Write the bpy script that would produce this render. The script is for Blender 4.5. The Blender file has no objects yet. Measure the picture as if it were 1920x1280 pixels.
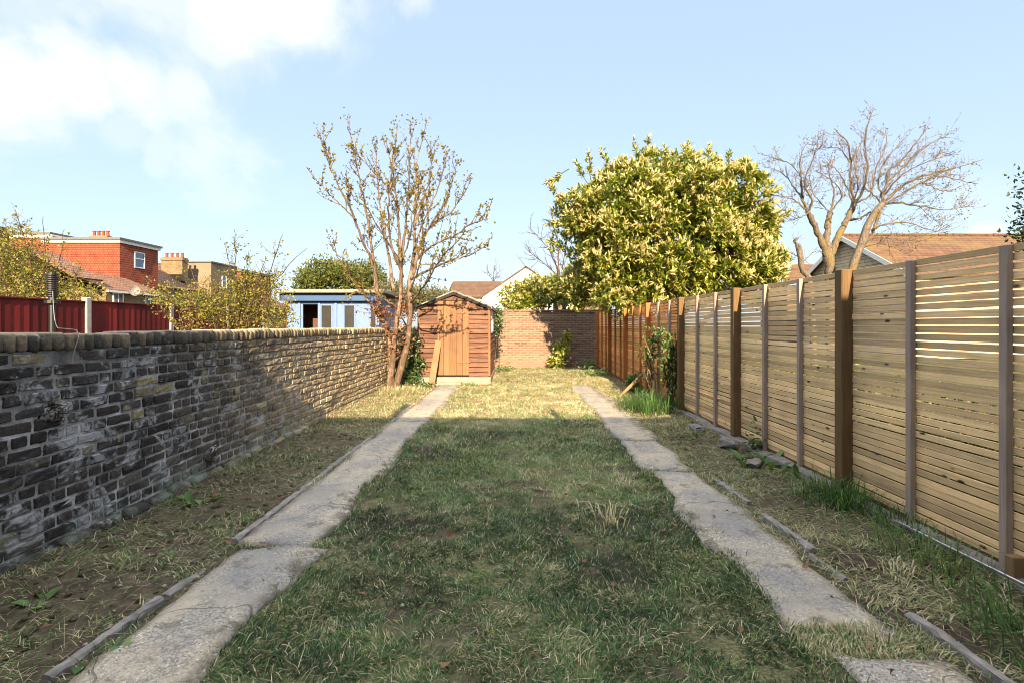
import bpy, math, random
import numpy as np
from mathutils import Vector, Matrix
random.seed(7)
rng = np.random.default_rng(11)
R = math.radians
F, CX, CY, H = 960.0, 962.0, 611.0, 1.35
sc = bpy.context.scene
col = sc.collection

def at(px, py, d):
    return np.array([(px - CX) / F * d, d, H - (py - CY) / F * d])

# ------------------------------------------------------------------ mesh helpers
class MB:
    def __init__(self):
        self.v = []; self.f = []; self.n = 0; self.a = []
    def add(self, v, f, att=None):
        v = np.asarray(v, dtype=np.float64).reshape(-1, 3)
        self.v.append(v)
        for ff in (f if isinstance(f, list) else [f]):
            ff = np.asarray(ff, dtype=np.int64)
            if ff.size:
                self.f.append(ff + self.n)
        self.a.append(np.zeros(len(v)) if att is None else np.broadcast_to(np.asarray(att, float), (len(v),)))
        self.n += len(v)
    def box(self, lo, hi):
        lo = np.minimum(lo, hi); hi2 = np.maximum(np.asarray(lo), hi)
        x0, y0, z0 = lo; x1, y1, z1 = hi2
        self.add([(x0,y0,z0),(x1,y0,z0),(x1,y1,z0),(x0,y1,z0),(x0,y0,z1),(x1,y0,z1),(x1,y1,z1),(x0,y1,z1)], BOXF)
    def hexa(self, p):
        self.add(p, BOXF)
    def cbox(self, c, s, bev=0.005, rot=None, jit=0.0, att=None):
        v, f = chamfer(s, bev)
        if jit: v = v + rng.normal(0, jit, v.shape)
        if rot is not None: v = v @ np.asarray(rot).T
        self.add(v + np.asarray(c), f, att)
    def build(self, name, mat, parent=None, origin=None, smooth=False, attname=None):
        v = np.concatenate(self.v)
        if origin is None and parent is not None: origin = parent.get('_o', (0, 0, 0))
        if origin is None: origin = (0, 0, 0)
        origin = np.array(list(origin), float)
        v = v - origin
        me = bpy.data.meshes.new(name)
        ls = [f.shape[1] for f in self.f]
        loops = np.concatenate([f.ravel() for f in self.f])
        tot = np.concatenate([np.full(f.shape[0], f.shape[1]) for f in self.f])
        start = np.concatenate([[0], np.cumsum(tot)[:-1]])
        me.vertices.add(len(v)); me.vertices.foreach_set('co', v.astype(np.float32).ravel())
        me.loops.add(len(loops)); me.loops.foreach_set('vertex_index', loops.astype(np.int32))
        me.polygons.add(len(tot)); me.polygons.foreach_set('loop_start', start.astype(np.int32))
        me.update(calc_edges=True); me.validate()
        me.polygons.foreach_set('use_smooth', np.full(len(me.polygons), bool(smooth)))
        if attname:
            at_ = me.attributes.new(attname, 'FLOAT', 'POINT')
            at_.data.foreach_set('value', np.concatenate(self.a).astype(np.float32))
        me.materials.append(mat)
        o = bpy.data.objects.new(name, me); col.objects.link(o)
        if parent is not None:
            o.parent = parent
            o['_o'] = [float(t) for t in origin]
        else:
            o.location = origin
            o['_o'] = [float(t) for t in origin]
        return o

BOXF = np.array([(0,3,2,1),(4,5,6,7),(0,1,5,4),(1,2,6,5),(2,3,7,6),(3,0,4,7)])
_ch = {}
def chamfer(s, b):
    sx, sy, sz = [t / 2 for t in s]
    b = min(b, sx * .9, sy * .9, sz * .9)
    verts = []; idx = {}
    for ix in (-1, 1):
        for iy in (-1, 1):
            for iz in (-1, 1):
                for ax in range(3):
                    p = [ix * (sx - b), iy * (sy - b), iz * (sz - b)]
                    p[ax] = (ix, iy, iz)[ax] * (sx, sy, sz)[ax]
                    idx[(ix, iy, iz, ax)] = len(verts); verts.append(p)
    if 'q' not in _ch:
        q = []; t = []
        for ax in range(3):
            o1, o2 = [a for a in range(3) if a != ax]
            for sgn in (-1, 1):
                loop = []
                for a, c in ((-1,-1),(1,-1),(1,1),(-1,1)):
                    k = [0,0,0]; k[ax] = sgn; k[o1] = a; k[o2] = c
                    loop.append(idx[(*k, ax)])
                q.append(loop)
        for ax in range(3):   # edges along ax
            o1, o2 = [a for a in range(3) if a != ax]
            for a in (-1, 1):
                for c in (-1, 1):
                    k0 = [0,0,0]; k0[ax] = -1; k0[o1] = a; k0[o2] = c
                    k1 = list(k0); k1[ax] = 1
                    q.append([idx[(*k0,o1)], idx[(*k1,o1)], idx[(*k1,o2)], idx[(*k0,o2)]])
        for ix in (-1, 1):
            for iy in (-1, 1):
                for iz in (-1, 1):
                    t.append([idx[(ix,iy,iz,0)], idx[(ix,iy,iz,1)], idx[(ix,iy,iz,2)]])
        # orient outward
        V = np.array(verts)
        def ori(L):
            out = []
            for f in L:
                p = V[f]; nrm = np.cross(p[1]-p[0], p[2]-p[0])
                out.append(f if nrm @ p.mean(0) > 0 else f[::-1])
            return np.array(out)
        _ch['q'] = ori(q); _ch['t'] = ori(t)
    return np.array(verts), [_ch['q'], _ch['t']]

def empty(name, loc, label, cat, group=None):
    o = bpy.data.objects.new(name, None); col.objects.link(o)
    o.location = [float(t) for t in loc]; o['_o'] = [float(t) for t in loc]
    o['label'] = label; o['category'] = cat
    if group: o['group'] = group
    return o
def tag(o, label, cat, group=None):
    o['label'] = label; o['category'] = cat
    if group: o['group'] = group
    return o

def rotz(a): c, s = math.cos(a), math.sin(a); return np.array([[c,-s,0],[s,c,0],[0,0,1]])
def rotx(a): c, s = math.cos(a), math.sin(a); return np.array([[1,0,0],[0,c,-s],[0,s,c]])
def roty(a): c, s = math.cos(a), math.sin(a); return np.array([[c,0,s],[0,1,0],[-s,0,c]])
def unit(a): return a / (np.linalg.norm(a, axis=-1, keepdims=True) + 1e-9)

def tube(mb, pts, rad, sides=6, cap=True, att=None):
    pts = np.asarray(pts, float); n = len(pts)
    rad = np.broadcast_to(np.asarray(rad, float), (n,))
    t = np.gradient(pts, axis=0); t = unit(t)
    ref = np.array([1.0, 0.13, 0.07]) if abs(t[:, 0]).mean() < .8 else np.array([0.1, 1.0, .05])
    u = unit(np.cross(t, ref)); w = np.cross(t, u)
    a = np.arange(sides) / sides * 2 * math.pi
    v = pts[:, None] + rad[:, None, None] * (np.cos(a)[None, :, None] * u[:, None] + np.sin(a)[None, :, None] * w[:, None])
    i = np.arange(n - 1)[:, None] * sides; j = np.arange(sides)[None]; k = (j + 1) % sides
    f = np.stack([i + j, i + k, i + sides + k, i + sides + j], -1).reshape(-1, 4)
    fl = [f]
    if cap:
        fl.append(np.arange(sides)[::-1][None]); fl.append((np.arange(sides) + (n - 1) * sides)[None])
    mb.add(v.reshape(-1, 3), fl, att)

def leaves(mb, P, D, L, W, fold=.3, att=None, up=None):
    """4-vert folded leaves: base P, direction D, length L, width W"""
    P = np.asarray(P); D = unit(np.asarray(D)); n = len(P)
    if n == 0: return
    L = np.broadcast_to(L, (n,))[:, None]; W = np.broadcast_to(W, (n,))[:, None]
    r = rng.normal(size=(n, 3)) if up is None else np.broadcast_to(up, (n, 3)) + rng.normal(0, .35, (n, 3))
    S = unit(np.cross(D, r)); N = np.cross(S, D)
    m = P + D * L * .48 - N * 0
    v = np.stack([P, m + S * W * .5 + N * W * fold * .5, P + D * L, m - S * W * .5 + N * W * fold * .5], 1)
    b = np.arange(n)[:, None] * 4
    f = np.concatenate([b + [0, 1, 2], b + [0, 2, 3]])
    mb.add(v.reshape(-1, 3), f, None if att is None else np.repeat(att, 4))

def bigleaves(mb, P, D, L, W, droop=.25, att=None, up=(0,0,1)):
    """8-vert leaves with a rounded outline and a droop"""
    P = np.asarray(P); D = unit(np.asarray(D)); n = len(P)
    L = np.broadcast_to(L, (n,))[:, None]; W = np.broadcast_to(W, (n,))[:, None]
    r = np.broadcast_to(up, (n, 3)) + rng.normal(0, .3, (n, 3))
    S = unit(np.cross(D, r)); N = np.cross(S, D)
    def pt(t, w, h): return P + D * L * t + S * W * w + N * (h * W - droop * L * t * t)
    v = np.stack([pt(0,0,0), pt(.3,.42,.15), pt(.3,0,0), pt(.3,-.42,.15), pt(.7,.4,.13), pt(.7,0,0), pt(.7,-.4,.13), pt(1,0,0)], 1)
    b = np.arange(n)[:, None] * 8
    t3 = np.concatenate([b + [0,1,2], b + [0,2,3], b + [4,7,5], b + [5,7,6]])
    q = np.concatenate([b + [1,4,5,2], b + [2,5,6,3]])
    mb.add(v.reshape(-1, 3), [t3, q], None if att is None else np.repeat(att, 8))

def blades(mb, P, heading, lean, L, W, att, curl=.5):
    n = len(P)
    h = np.stack([np.cos(heading), np.sin(heading), np.zeros(n)], 1)
    s = np.stack([-np.sin(heading), np.cos(heading), np.zeros(n)], 1)
    z = np.array([0, 0, 1.0])
    L = np.broadcast_to(L, (n,))[:, None]; W = np.broadcast_to(W, (n,))[:, None]; lean = np.broadcast_to(lean, (n,))[:, None]
    d1 = h * np.sin(lean) + z * np.cos(lean)
    l2 = lean + curl * rng.uniform(.3, 1.4, (n, 1))
    d2 = h * np.sin(l2) + z * np.cos(l2)
    m = P + d1 * L * .55
    v = np.stack([P - s * W * .5, P + s * W * .5, m + s * W * .42, m - s * W * .42, m + d2 * L * .45], 1)
    b = np.arange(n)[:, None] * 5
    mb.add(v.reshape(-1, 3), [b + [0,1,2,3], b + [3,2,4]], np.repeat(att, 5))

def vnoise(x, y, seed=0):
    xi = np.floor(x).astype(np.int64); yi = np.floor(y).astype(np.int64)
    fx = x - xi; fy = y - yi; fx = fx*fx*(3-2*fx); fy = fy*fy*(3-2*fy)
    def h(a, b):
        k = (a * 374761393 + b * 668265263 + seed * 974711) & 0xffffffff
        k = ((k ^ (k >> 13)) * 1274126177) & 0xffffffff
        return ((k ^ (k >> 16)) & 0xffff) / 65535.0
    return (h(xi,yi)*(1-fx) + h(xi+1,yi)*fx)*(1-fy) + (h(xi,yi+1)*(1-fx) + h(xi+1,yi+1)*fx)*fy
def fnoise(x, y, seed=0, oct=3):
    s = 0; a = .5; t = 0
    for i in range(oct):
        s = s + a * vnoise(x * 2**i, y * 2**i, seed + i * 17); t += a; a *= .55
    return s / t

# ------------------------------------------------------------------ material helpers
class NT:
    def __init__(self, m):
        self.t = m.node_tree; self.b = self.t.nodes.get('Principled BSDF')
    def n(self, ty, **kw):
        nd = self.t.nodes.new(ty)
        for k, v in kw.items():
            if k.startswith('i_'):
                key = k[2:]; key = int(key) if key.isdigit() else key.replace('_', ' ')
                if hasattr(v, 'is_linked') or isinstance(v, bpy.types.NodeSocket): self.t.links.new(v, nd.inputs[key])
                else: nd.inputs[key].default_value = v
            else: setattr(nd, k, v)
        return nd
    def link(self, a, b): self.t.links.new(a, b)
    def pos(self, scale=(1,1,1), obj=False, rot=(0,0,0)):
        g = self.n('ShaderNodeTexCoord').outputs['Object'] if obj else self.n('ShaderNodeNewGeometry').outputs['Position']
        return self.n('ShaderNodeMapping', i_Vector=g, i_Scale=scale, i_Rotation=rot).outputs[0]
    def noise(self, scale, detail=4, rough=.55, vec=None, dist=0.0):
        return self.n('ShaderNodeTexNoise', i_Scale=scale, i_Detail=detail, i_Roughness=rough, i_Distortion=dist, i_Vector=vec if vec is not None else self.pos()).outputs['Fac']
    def vor(self, scale, vec=None, feature='F1', out='Distance', rnd=1.0):
        return self.n('ShaderNodeTexVoronoi', feature=feature, i_Scale=scale, i_Randomness=rnd, i_Vector=vec if vec is not None else self.pos()).outputs[out]
    def ramp(self, fac, stops, interp='LINEAR'):
        nd = self.n('ShaderNodeValToRGB', i_Fac=fac); cr = nd.color_ramp; cr.interpolation = interp
        while len(cr.elements) < len(stops): cr.elements.new(.5)
        for e, (p, c) in zip(cr.elements, stops):
            e.position = p; e.color = (*c, 1) if len(c) == 3 else c
        return nd.outputs['Color']
    def f(self, fac, a, b, lo=0.0, hi=1.0):
        return self.n('ShaderNodeMapRange', interpolation_type='SMOOTHSTEP', i_0=fac, i_1=a, i_2=b, i_3=lo, i_4=hi).outputs[0]
    def mix(self, fac, a, b, blend='MIX'):
        nd = self.n('ShaderNodeMix', data_type='RGBA', blend_type=blend)
        for k, v in ((0, fac), (6, a), (7, b)):
            if isinstance(v, bpy.types.NodeSocket): self.link(v, nd.inputs[k])
            else: nd.inputs[k].default_value = (*v, 1) if isinstance(v, tuple) and len(v) == 3 else v
        return nd.outputs[2]
    def math(self, op, a, b=0.0, clamp=False):
        return self.n('ShaderNodeMath', operation=op, use_clamp=clamp, i_0=a, i_1=b).outputs[0]
    def sep(self, v=None):
        return self.n('ShaderNodeSeparateXYZ', i_0=v if v is not None else self.n('ShaderNodeNewGeometry').outputs['Position']).outputs
    def island(self): return self.n('ShaderNodeNewGeometry').outputs['Random Per Island']
    def objrand(self): return self.n('ShaderNodeObjectInfo').outputs['Random']
    def attr(self, name): return self.n('ShaderNodeAttribute', attribute_name=name).outputs['Fac']
    def set(self, color=None, rough=.8, spec=.3, bump=None, bdist=.01, bstr=1.0, metal=0):
        b = self.b
        if color is not None:
            if isinstance(color, tuple): b.inputs['Base Color'].default_value = (*color, 1)
            else: self.link(color, b.inputs['Base Color'])
        if isinstance(rough, bpy.types.NodeSocket): self.link(rough, b.inputs['Roughness'])
        else: b.inputs['Roughness'].default_value = rough
        b.inputs['Specular IOR Level'].default_value = spec
        b.inputs['Metallic'].default_value = metal
        if bump is not None:
            self.link(self.n('ShaderNodeBump', i_Height=bump, i_Distance=bdist, i_Strength=bstr).outputs[0], b.inputs['Normal'])
def mat(name):
    m = bpy.data.materials.new(name); m.use_nodes = True
    return m, NT(m)
def hsv_jit(k, c, fac, v=.35):
    return k.mix(1.0, c, k.ramp(fac, [(0, (1-v,)*3), (1, (1+v,)*3)]), 'MULTIPLY')

def leaf_mat(name, stops, rough=.45, transl=.35, spec=.35, attr=None, mixnoise=0):
    m, k = mat(name)
    c = k.ramp(k.attr(attr) if attr else k.island(), stops)
    if mixnoise:
        c = k.mix(1.0, c, k.ramp(k.noise(mixnoise, 2), [(.3, (.65,.7,.65)), (.7, (1.3,1.25,1.2))]), 'MULTIPLY')
    k.set(c, rough, spec)
    tr = k.n('ShaderNodeBsdfTranslucent'); k.link(k.mix(1.0, c, (1.3,1.35,.7), 'MULTIPLY'), tr.inputs['Color'])
    ms = k.n('ShaderNodeMixShader'); ms.inputs[0].default_value = transl
    out = k.t.nodes['Material Output']
    k.link(k.b.outputs[0], ms.inputs[1]); k.link(tr.outputs[0], ms.inputs[2]); k.link(ms.outputs[0], out.inputs[0])
    return m
M = {}
def plain(name, color, rough=.6, spec=.3, var=.18, nscale=8, bump=0, metal=0):
    m, k = mat(name)
    n = k.noise(nscale, 5, .6)
    c = k.mix(1.0, color, k.ramp(n, [(.25, (1-var,)*3), (.75, (1+var,)*3)]), 'MULTIPLY')
    k.set(c, rough, spec, bump=n if bump else None, bdist=bump or .01, metal=metal)
    M[name] = m; return m

def soil_mat():
    m, k = mat('soil')
    n1 = k.noise(1.3, 5); n2 = k.noise(14, 6, .65); n3 = k.noise(70, 5, .7)
    soil = k.ramp(n2, [(.3, (.025,.019,.014)), (.5, (.06,.045,.033)), (.72, (.13,.1,.07))])
    turf = k.ramp(n3, [(.3, (.045,.05,.022)), (.5, (.1,.105,.048)), (.7, (.25,.21,.12))])
    s = k.sep()
    c = k.mix(k.math('MULTIPLY', k.f(n1, .36, .58), k.f(k.math('ABSOLUTE', s[0]), 1.3, 1.75, 1.0, .3)), soil, turf)
    dry = k.math('MULTIPLY', k.f(s[1], 5.0, 10.0), k.f(n2, .25, .6))
    dry = k.math('MULTIPLY', dry, .75)
    c = k.mix(dry, c, k.ramp(n3, [(.3, (.15,.11,.06)), (.6, (.28,.215,.12)), (.75, (.38,.3,.18))]))
    far = k.f(s[1], 16.5, 17.5)
    c = k.mix(far, c, k.ramp(n1, [(.3, (.06,.09,.03)), (.7, (.14,.15,.06))]))
    out = k.f(k.math('ABSOLUTE', s[0]), 2.75, 2.95)
    c = k.mix(out, c, k.ramp(n3, [(.3, (.035,.042,.014)), (.7, (.1,.095,.035))]))
    bh = k.math('ADD', k.math('MULTIPLY', n2, .7), k.math('MULTIPLY', n3, .35))
    k.set(c, .95, .15, bump=bh, bdist=.03)
    M['soil'] = m
soil_mat()

def concrete_mat(name='concrete', warm=0.0):
    m, k = mat(name)
    v = k.n('ShaderNodeTexVoronoi', i_Scale=125.0, i_Vector=k.pos())
    cell = k.n('ShaderNodeSeparateColor', i_0=v.outputs['Color']).outputs[0]
    stones = k.ramp(cell, [(0, (.08,.074,.066)), (.25, (.21,.185,.145)), (.55, (.34,.295,.225)), (.8, (.44,.385,.295)), (.93, (.23,.23,.225)), (1, (.7,.65,.57))])
    n1 = k.noise(2.3, 6, .65); n2 = k.noise(9, 6, .65); n0 = k.noise(.9, 3)
    cem = k.ramp(n2, [(.3, (.22,.19,.15)), (.7, (.42,.365,.28))])
    c = k.mix(k.f(n1, .3, .62), cem, stones)
    c = k.mix(k.math('MULTIPLY', k.f(n0, .48, .62), .55), c, (.14,.142,.148))
    c = k.mix(k.math('MULTIPLY', k.f(n2, .56, .7), .65), c, (.05,.045,.036))
    c = k.mix(k.math('MULTIPLY', k.f(k.noise(5.1, 6, .7, k.pos((1,1,1), rot=(0,0,.8))), .56, .68), .7), c, (.06,.052,.034))
    px_ = k.sep()[0]
    dc = k.math('ABSOLUTE', k.math('SUBTRACT', k.math('ABSOLUTE', px_), 1.45))
    c = k.mix(k.math('MULTIPLY', k.math('MULTIPLY', k.f(dc, .2, .06), k.f(n1, .42, .6)), .38), c, (.13,.135,.15))
    c = k.mix(k.math('MULTIPLY', k.math('MULTIPLY', k.f(dc, .15, .26), k.f(n2, .42, .55)), .7), c, (.07,.055,.038))
    wv_ = k.n('ShaderNodeVectorMath', operation='ADD', i_0=k.pos(), i_1=k.n('ShaderNodeTexNoise', i_Scale=2.2, i_Detail=2.0, i_Vector=k.pos()).outputs['Color']).outputs[0]
    ck = k.n('ShaderNodeTexVoronoi', feature='DISTANCE_TO_EDGE', i_Scale=.62, i_Vector=wv_).outputs['Distance']
    crack = k.math('MULTIPLY', k.f(ck, .005, .002), .6)
    c = k.mix(k.math('MULTIPLY', crack, .85), c, (.03,.026,.02))
    bh = k.math('ADD', k.math('MULTIPLY', v.outputs['Distance'], -.4), k.math('MULTIPLY', n2, .8))
    bh = k.math('SUBTRACT', bh, crack)
    k.set(c, .85, .3, bump=bh, bdist=.008)
    M[name] = m
concrete_mat()

def wall_mat(name, kind):
    m, k = mat(name)
    isl = k.island()
    n1 = k.noise(1.1, 4, .6); n2 = k.noise(6, 6, .68); n3 = k.noise(38, 6, .7)
    s = k.sep()
    fine = k.ramp(n3, [(.28, (.55,.55,.55)), (.5, (1,1,1)), (.75, (1.5,1.47,1.4))])
    if kind == 'stock':
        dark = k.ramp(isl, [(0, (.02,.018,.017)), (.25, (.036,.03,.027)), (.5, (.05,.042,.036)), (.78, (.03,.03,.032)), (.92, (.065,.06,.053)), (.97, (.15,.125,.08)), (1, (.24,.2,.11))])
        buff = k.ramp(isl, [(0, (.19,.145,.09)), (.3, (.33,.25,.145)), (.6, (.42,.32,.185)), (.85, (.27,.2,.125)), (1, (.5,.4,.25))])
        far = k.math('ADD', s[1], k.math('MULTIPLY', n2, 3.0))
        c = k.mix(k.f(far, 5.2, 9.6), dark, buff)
        c = k.mix(1.0, c, fine, 'MULTIPLY')
        c = k.mix(k.math('MULTIPLY', k.f(n2, .58, .72), .8), c, (.035,.034,.034))
        # lime bloom, strongest in the near lower wall
        near = k.f(s[1], 3.2, 8.5, 1.0, .15)
        bloom = k.math('MULTIPLY', k.f(k.noise(4.2, 8, .72, dist=.6), .52, .62), near)
        c = k.mix(k.math('MULTIPLY', bloom, .74), c, (.34,.34,.345))
        grn = k.math('MULTIPLY', k.f(s[2], .32, .02), k.f(k.noise(3.3, 6, .65), .42, .6))
        c = k.mix(k.math('MULTIPLY', grn, .5), c, (.2,.25,.19))
        yel = k.math('MULTIPLY', k.f(k.noise(3.1, 5, .6), .62, .7), .7)
        c = k.mix(yel, c, (.33,.28,.16))
    elif kind == 'mortar':
        c = k.ramp(n2, [(.3, (.07,.068,.064)), (.48, (.22,.215,.205)), (.66, (.46,.45,.44))])
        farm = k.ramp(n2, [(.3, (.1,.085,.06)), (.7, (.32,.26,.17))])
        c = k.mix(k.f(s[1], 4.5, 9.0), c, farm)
        up = k.math('MULTIPLY', k.f(s[2], .75, 1.25), .7)
        c = k.mix(up, c, (.06,.055,.05))
    elif kind == 'pink':
        c = k.ramp(isl, [(0, (.1,.058,.043)), (.35, (.15,.092,.067)), (.7, (.13,.083,.06)), (1, (.19,.125,.09))])
        c = k.mix(1.0, c, fine, 'MULTIPLY')
        c = k.mix(k.math('MULTIPLY', k.f(s[2], .75, .05), .55), c, (.2,.14,.105))
        c = k.mix(k.math('MULTIPLY', k.f(n2, .58, .7), .4), c, (.09,.065,.04))
    elif kind == 'pinkmortar':
        c = k.ramp(n2, [(.3, (.16,.125,.095)), (.7, (.24,.19,.145))])
    elif kind == 'cap':
        c = k.ramp(isl, [(0, (.05,.046,.04)), (.5, (.1,.085,.065)), (1, (.17,.135,.09))])
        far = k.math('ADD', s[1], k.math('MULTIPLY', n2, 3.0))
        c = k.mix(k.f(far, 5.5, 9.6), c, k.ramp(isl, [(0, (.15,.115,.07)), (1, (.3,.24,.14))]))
        c = k.mix(1.0, c, fine, 'MULTIPLY')
        c = k.mix(k.math('MULTIPLY', k.f(k.noise(11, 6, .7), .55, .66), .6), c, (.3,.28,.23))
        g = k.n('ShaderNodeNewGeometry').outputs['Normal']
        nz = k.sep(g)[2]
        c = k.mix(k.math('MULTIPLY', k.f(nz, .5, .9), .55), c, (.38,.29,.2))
    bh = k.math('ADD', k.math('MULTIPLY', n3, .6), k.math('MULTIPLY', n2, .6))
    k.set(c, .9, .2, bump=bh, bdist=.012)
    M[name] = m
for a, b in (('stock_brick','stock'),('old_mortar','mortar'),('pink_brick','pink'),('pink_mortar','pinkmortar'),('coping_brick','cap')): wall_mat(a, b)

def wood_mat(name, stops, axis=1, rough=.75, knots=True, grain=1.0, islv=.3, bleach=None):
    m, k = mat(name)
    sc_ = [150, 150, 150]; sc_[axis] = 3.0
    isl = k.island()
    off = k.n('ShaderNodeVectorMath', operation='ADD', i_0=k.pos(), i_1=k.n('ShaderNodeCombineXYZ', i_0=k.math('MULTIPLY', isl, 31.0), i_1=k.math('MULTIPLY', isl, 57.0), i_2=k.math('MULTIPLY', isl, 13.0)).outputs[0]).outputs[0]
    mp = k.n('ShaderNodeMapping', i_Vector=off, i_Scale=sc_).outputs[0]
    g = k.noise(1.0, 6, .62, mp, .5)
    c = k.ramp(g, stops)
    c = hsv_jit(k, c, isl, islv)
    blot = k.noise(2.2, 4, .6)
    c = k.mix(1.0, c, k.ramp(blot, [(.3, (.8,.8,.82)), (.7, (1.18,1.15,1.08))]), 'MULTIPLY')
    if knots:
        sk = [9, 9, 9]; sk[axis] = 3.4
        kn = k.vor(1.0, k.n('ShaderNodeMapping', i_Vector=off, i_Scale=sk).outputs[0])
        c = k.mix(k.f(kn, .13, .05), c, (.035,.022,.014))
    k.set(c, rough, .25, bump=g, bdist=.0012 * grain)
    M[name] = m
wood_mat('slat_wood', [(.25, (.38,.245,.118)), (.5, (.62,.43,.22)), (.75, (.74,.56,.33))], 1, islv=.33)
wood_mat('bounce_lit_slat_wood', [(.25, (.36,.15,.045)), (.5, (.55,.25,.08)), (.75, (.66,.34,.13))], 1, islv=.3)  # orange stands for warm light bounced onto the far slats
wood_mat('bounce_lit_post_wood', [(.25, (.25,.09,.025)), (.55, (.38,.145,.045)), (.8, (.48,.2,.07))], 2)  # same bounced glow put into the far post and batten colour
wood_mat('batten_wood', [(.25, (.22,.17,.14)), (.6, (.34,.27,.225)), (.8, (.4,.33,.28))], 2, knots=False)
wood_mat('post_wood', [(.25, (.07,.042,.018)), (.55, (.14,.085,.036)), (.8, (.2,.125,.06))], 2)
wood_mat('shed_board', [(.25, (.042,.018,.011)), (.5, (.097,.046,.029)), (.75, (.23,.145,.1))], 0, knots=False, islv=.28)
wood_mat('shed_side_board', [(.25, (.07,.03,.018)), (.5, (.14,.062,.036)), (.75, (.24,.13,.085))], 1, knots=False, islv=.28)
wood_mat('shed_door_wood', [(.25, (.1,.05,.025)), (.5, (.17,.09,.046)), (.75, (.24,.14,.08))], 2, knots=False, islv=.14)
wood_mat('pale_timber', [(.25, (.14,.09,.045)), (.6, (.2,.135,.07)), (.8, (.26,.18,.1))], 2, knots=False)
wood_mat('red_panel', [(.25, (.085,.008,.008)), (.6, (.12,.012,.011)), (.8, (.15,.02,.016))], 2, knots=False, islv=.42)

def bark_mat(name, a, b, c2, patch=None, lichen=None):
    m, k = mat(name)
    n = k.noise(30, 6, .65, k.pos((1,1,.35))); n2 = k.noise(3.5, 4, .6)
    c = k.ramp(n, [(.3, a), (.55, b), (.75, c2)])
    if lichen:
        c = k.mix(k.math('MULTIPLY', k.f(n2, .5, .62), .75), c, lichen)
    if patch:
        c = k.mix(k.math('MULTIPLY', k.f(n2, .5, .62), .7), c, patch)
    k.set(c, .9, .15, bump=n, bdist=.03)
    M[name] = m
bark_mat('pale_bark', (.055,.036,.025), (.115,.078,.055), (.2,.145,.108), patch=(.24,.185,.145))
bark_mat('twig_bark', (.035,.022,.016), (.075,.047,.032), (.12,.08,.055))
bark_mat('grey_bark', (.05,.042,.033), (.125,.104,.08), (.21,.178,.14), lichen=(.14,.105,.03))
bark_mat('dark_bark', (.04,.03,.022), (.09,.07,.05), (.15,.12,.09))

M['cherry_leaf'] = leaf_mat('cherry_leaf', [(0, (.07,.06,.012)), (.4, (.13,.112,.022)), (.8, (.2,.165,.045)), (1, (.15,.085,.028))], transl=.35)
M['dead_leaf'] = leaf_mat('dead_leaf', [(0, (.07,.026,.012)), (.5, (.15,.062,.03)), (1, (.24,.12,.06))], .7, .2)
M['laurel_leaf'] = leaf_mat('laurel_leaf', [(0, (.055,.08,.009)), (.35, (.125,.178,.02)), (.7, (.24,.28,.035)), (.94, (.4,.37,.08)), (1, (.3,.15,.03))], .36, .3, .45)
M['laurel_flower'] = leaf_mat('laurel_flower', [(0, (.3,.25,.09)), (.6, (.42,.37,.18)), (1, (.5,.45,.27))], .7, .3)
M['bush_leaf'] = leaf_mat('bush_leaf', [(0, (.08,.088,.014)), (.5, (.18,.18,.03)), (1, (.27,.235,.055))], .55, .4)
M['green_leaf'] = leaf_mat('green_leaf', [(0, (.04,.055,.012)), (.5, (.08,.1,.02)), (1, (.14,.15,.035))], .5, .35)
M['hedge_leaf'] = leaf_mat('hedge_leaf', [(0, (.05,.05,.02)), (.5, (.1,.1,.04)), (1, (.17,.155,.075))], .55, .35)
M['ivy_leaf'] = leaf_mat('ivy_leaf', [(0, (.015,.035,.012)), (.6, (.04,.075,.022)), (1, (.09,.13,.04))], .35, .15, .5)
M['dark_leaf'] = leaf_mat('dark_leaf', [(0, (.015,.03,.012)), (.6, (.035,.06,.022)), (1, (.06,.09,.03))], .4, .15)
M['weed_leaf'] = leaf_mat('weed_leaf', [(0, (.04,.085,.025)), (.5, (.085,.16,.045)), (1, (.16,.24,.08))], .5, .3)
M['bud'] = leaf_mat('bud', [(0, (.07,.05,.03)), (.6, (.14,.11,.07)), (1, (.19,.155,.105))], .7, .15)
M['grass'] = leaf_mat('grass', [(0, (.02,.04,.016)), (.28, (.062,.135,.036)), (.5, (.12,.21,.062)), (.68, (.17,.2,.1)), (.86, (.34,.29,.17)), (1, (.6,.53,.37))], .6, .3, .25, attr='tint')

plain('white_paint', (.6,.59,.57), .5, var=.06)
plain('white_render', (.8,.78,.74), .8, var=.06, nscale=2)
plain('pale_concrete', (.3,.29,.28), .9, var=.25, nscale=12)
plain('roof_felt', (.2,.18,.155), .95, var=.35, nscale=9, bump=.01)
plain('black_plastic', (.008,.0085,.01), .45, .5)
plain('grey_cable', (.24,.22,.21), .5)
plain('blue_paint', (.1,.165,.31), .55, var=.08)
plain('deep_blue_paint', (.03,.075,.18), .5, var=.1)
plain('glass_dark', (.035,.036,.035), .12, .6, var=.3, nscale=1.5)
plain('glass_sky', (.05,.075,.12), .06, .9, var=.3)
plain('concrete_plain', (.24,.2,.16), .9, var=.35, nscale=11, bump=.006)
plain('edging_concrete', (.17,.155,.145), .9, var=.45, nscale=14, bump=.008)
plain('dark_interior', (.09,.045,.03), .9)
plain('steel', (.5,.5,.52), .35, metal=1, var=.2)
plain('rust_iron', (.09,.05,.035), .8, var=.4, nscale=40)
plain('clay_pot', (.2,.05,.022), .8, var=.25, nscale=5)
plain('dark_slate', (.02,.018,.017), .85)
plain('grey_felt', (.1,.105,.11), .85)
plain('house_brick', (.13,.09,.055), .9, var=.3, nscale=1.5)
plain('buff_render', (.15,.12,.085), .9, var=.2, nscale=1.4)
plain('dish_grey', (.2,.18,.17), .5)

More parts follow.
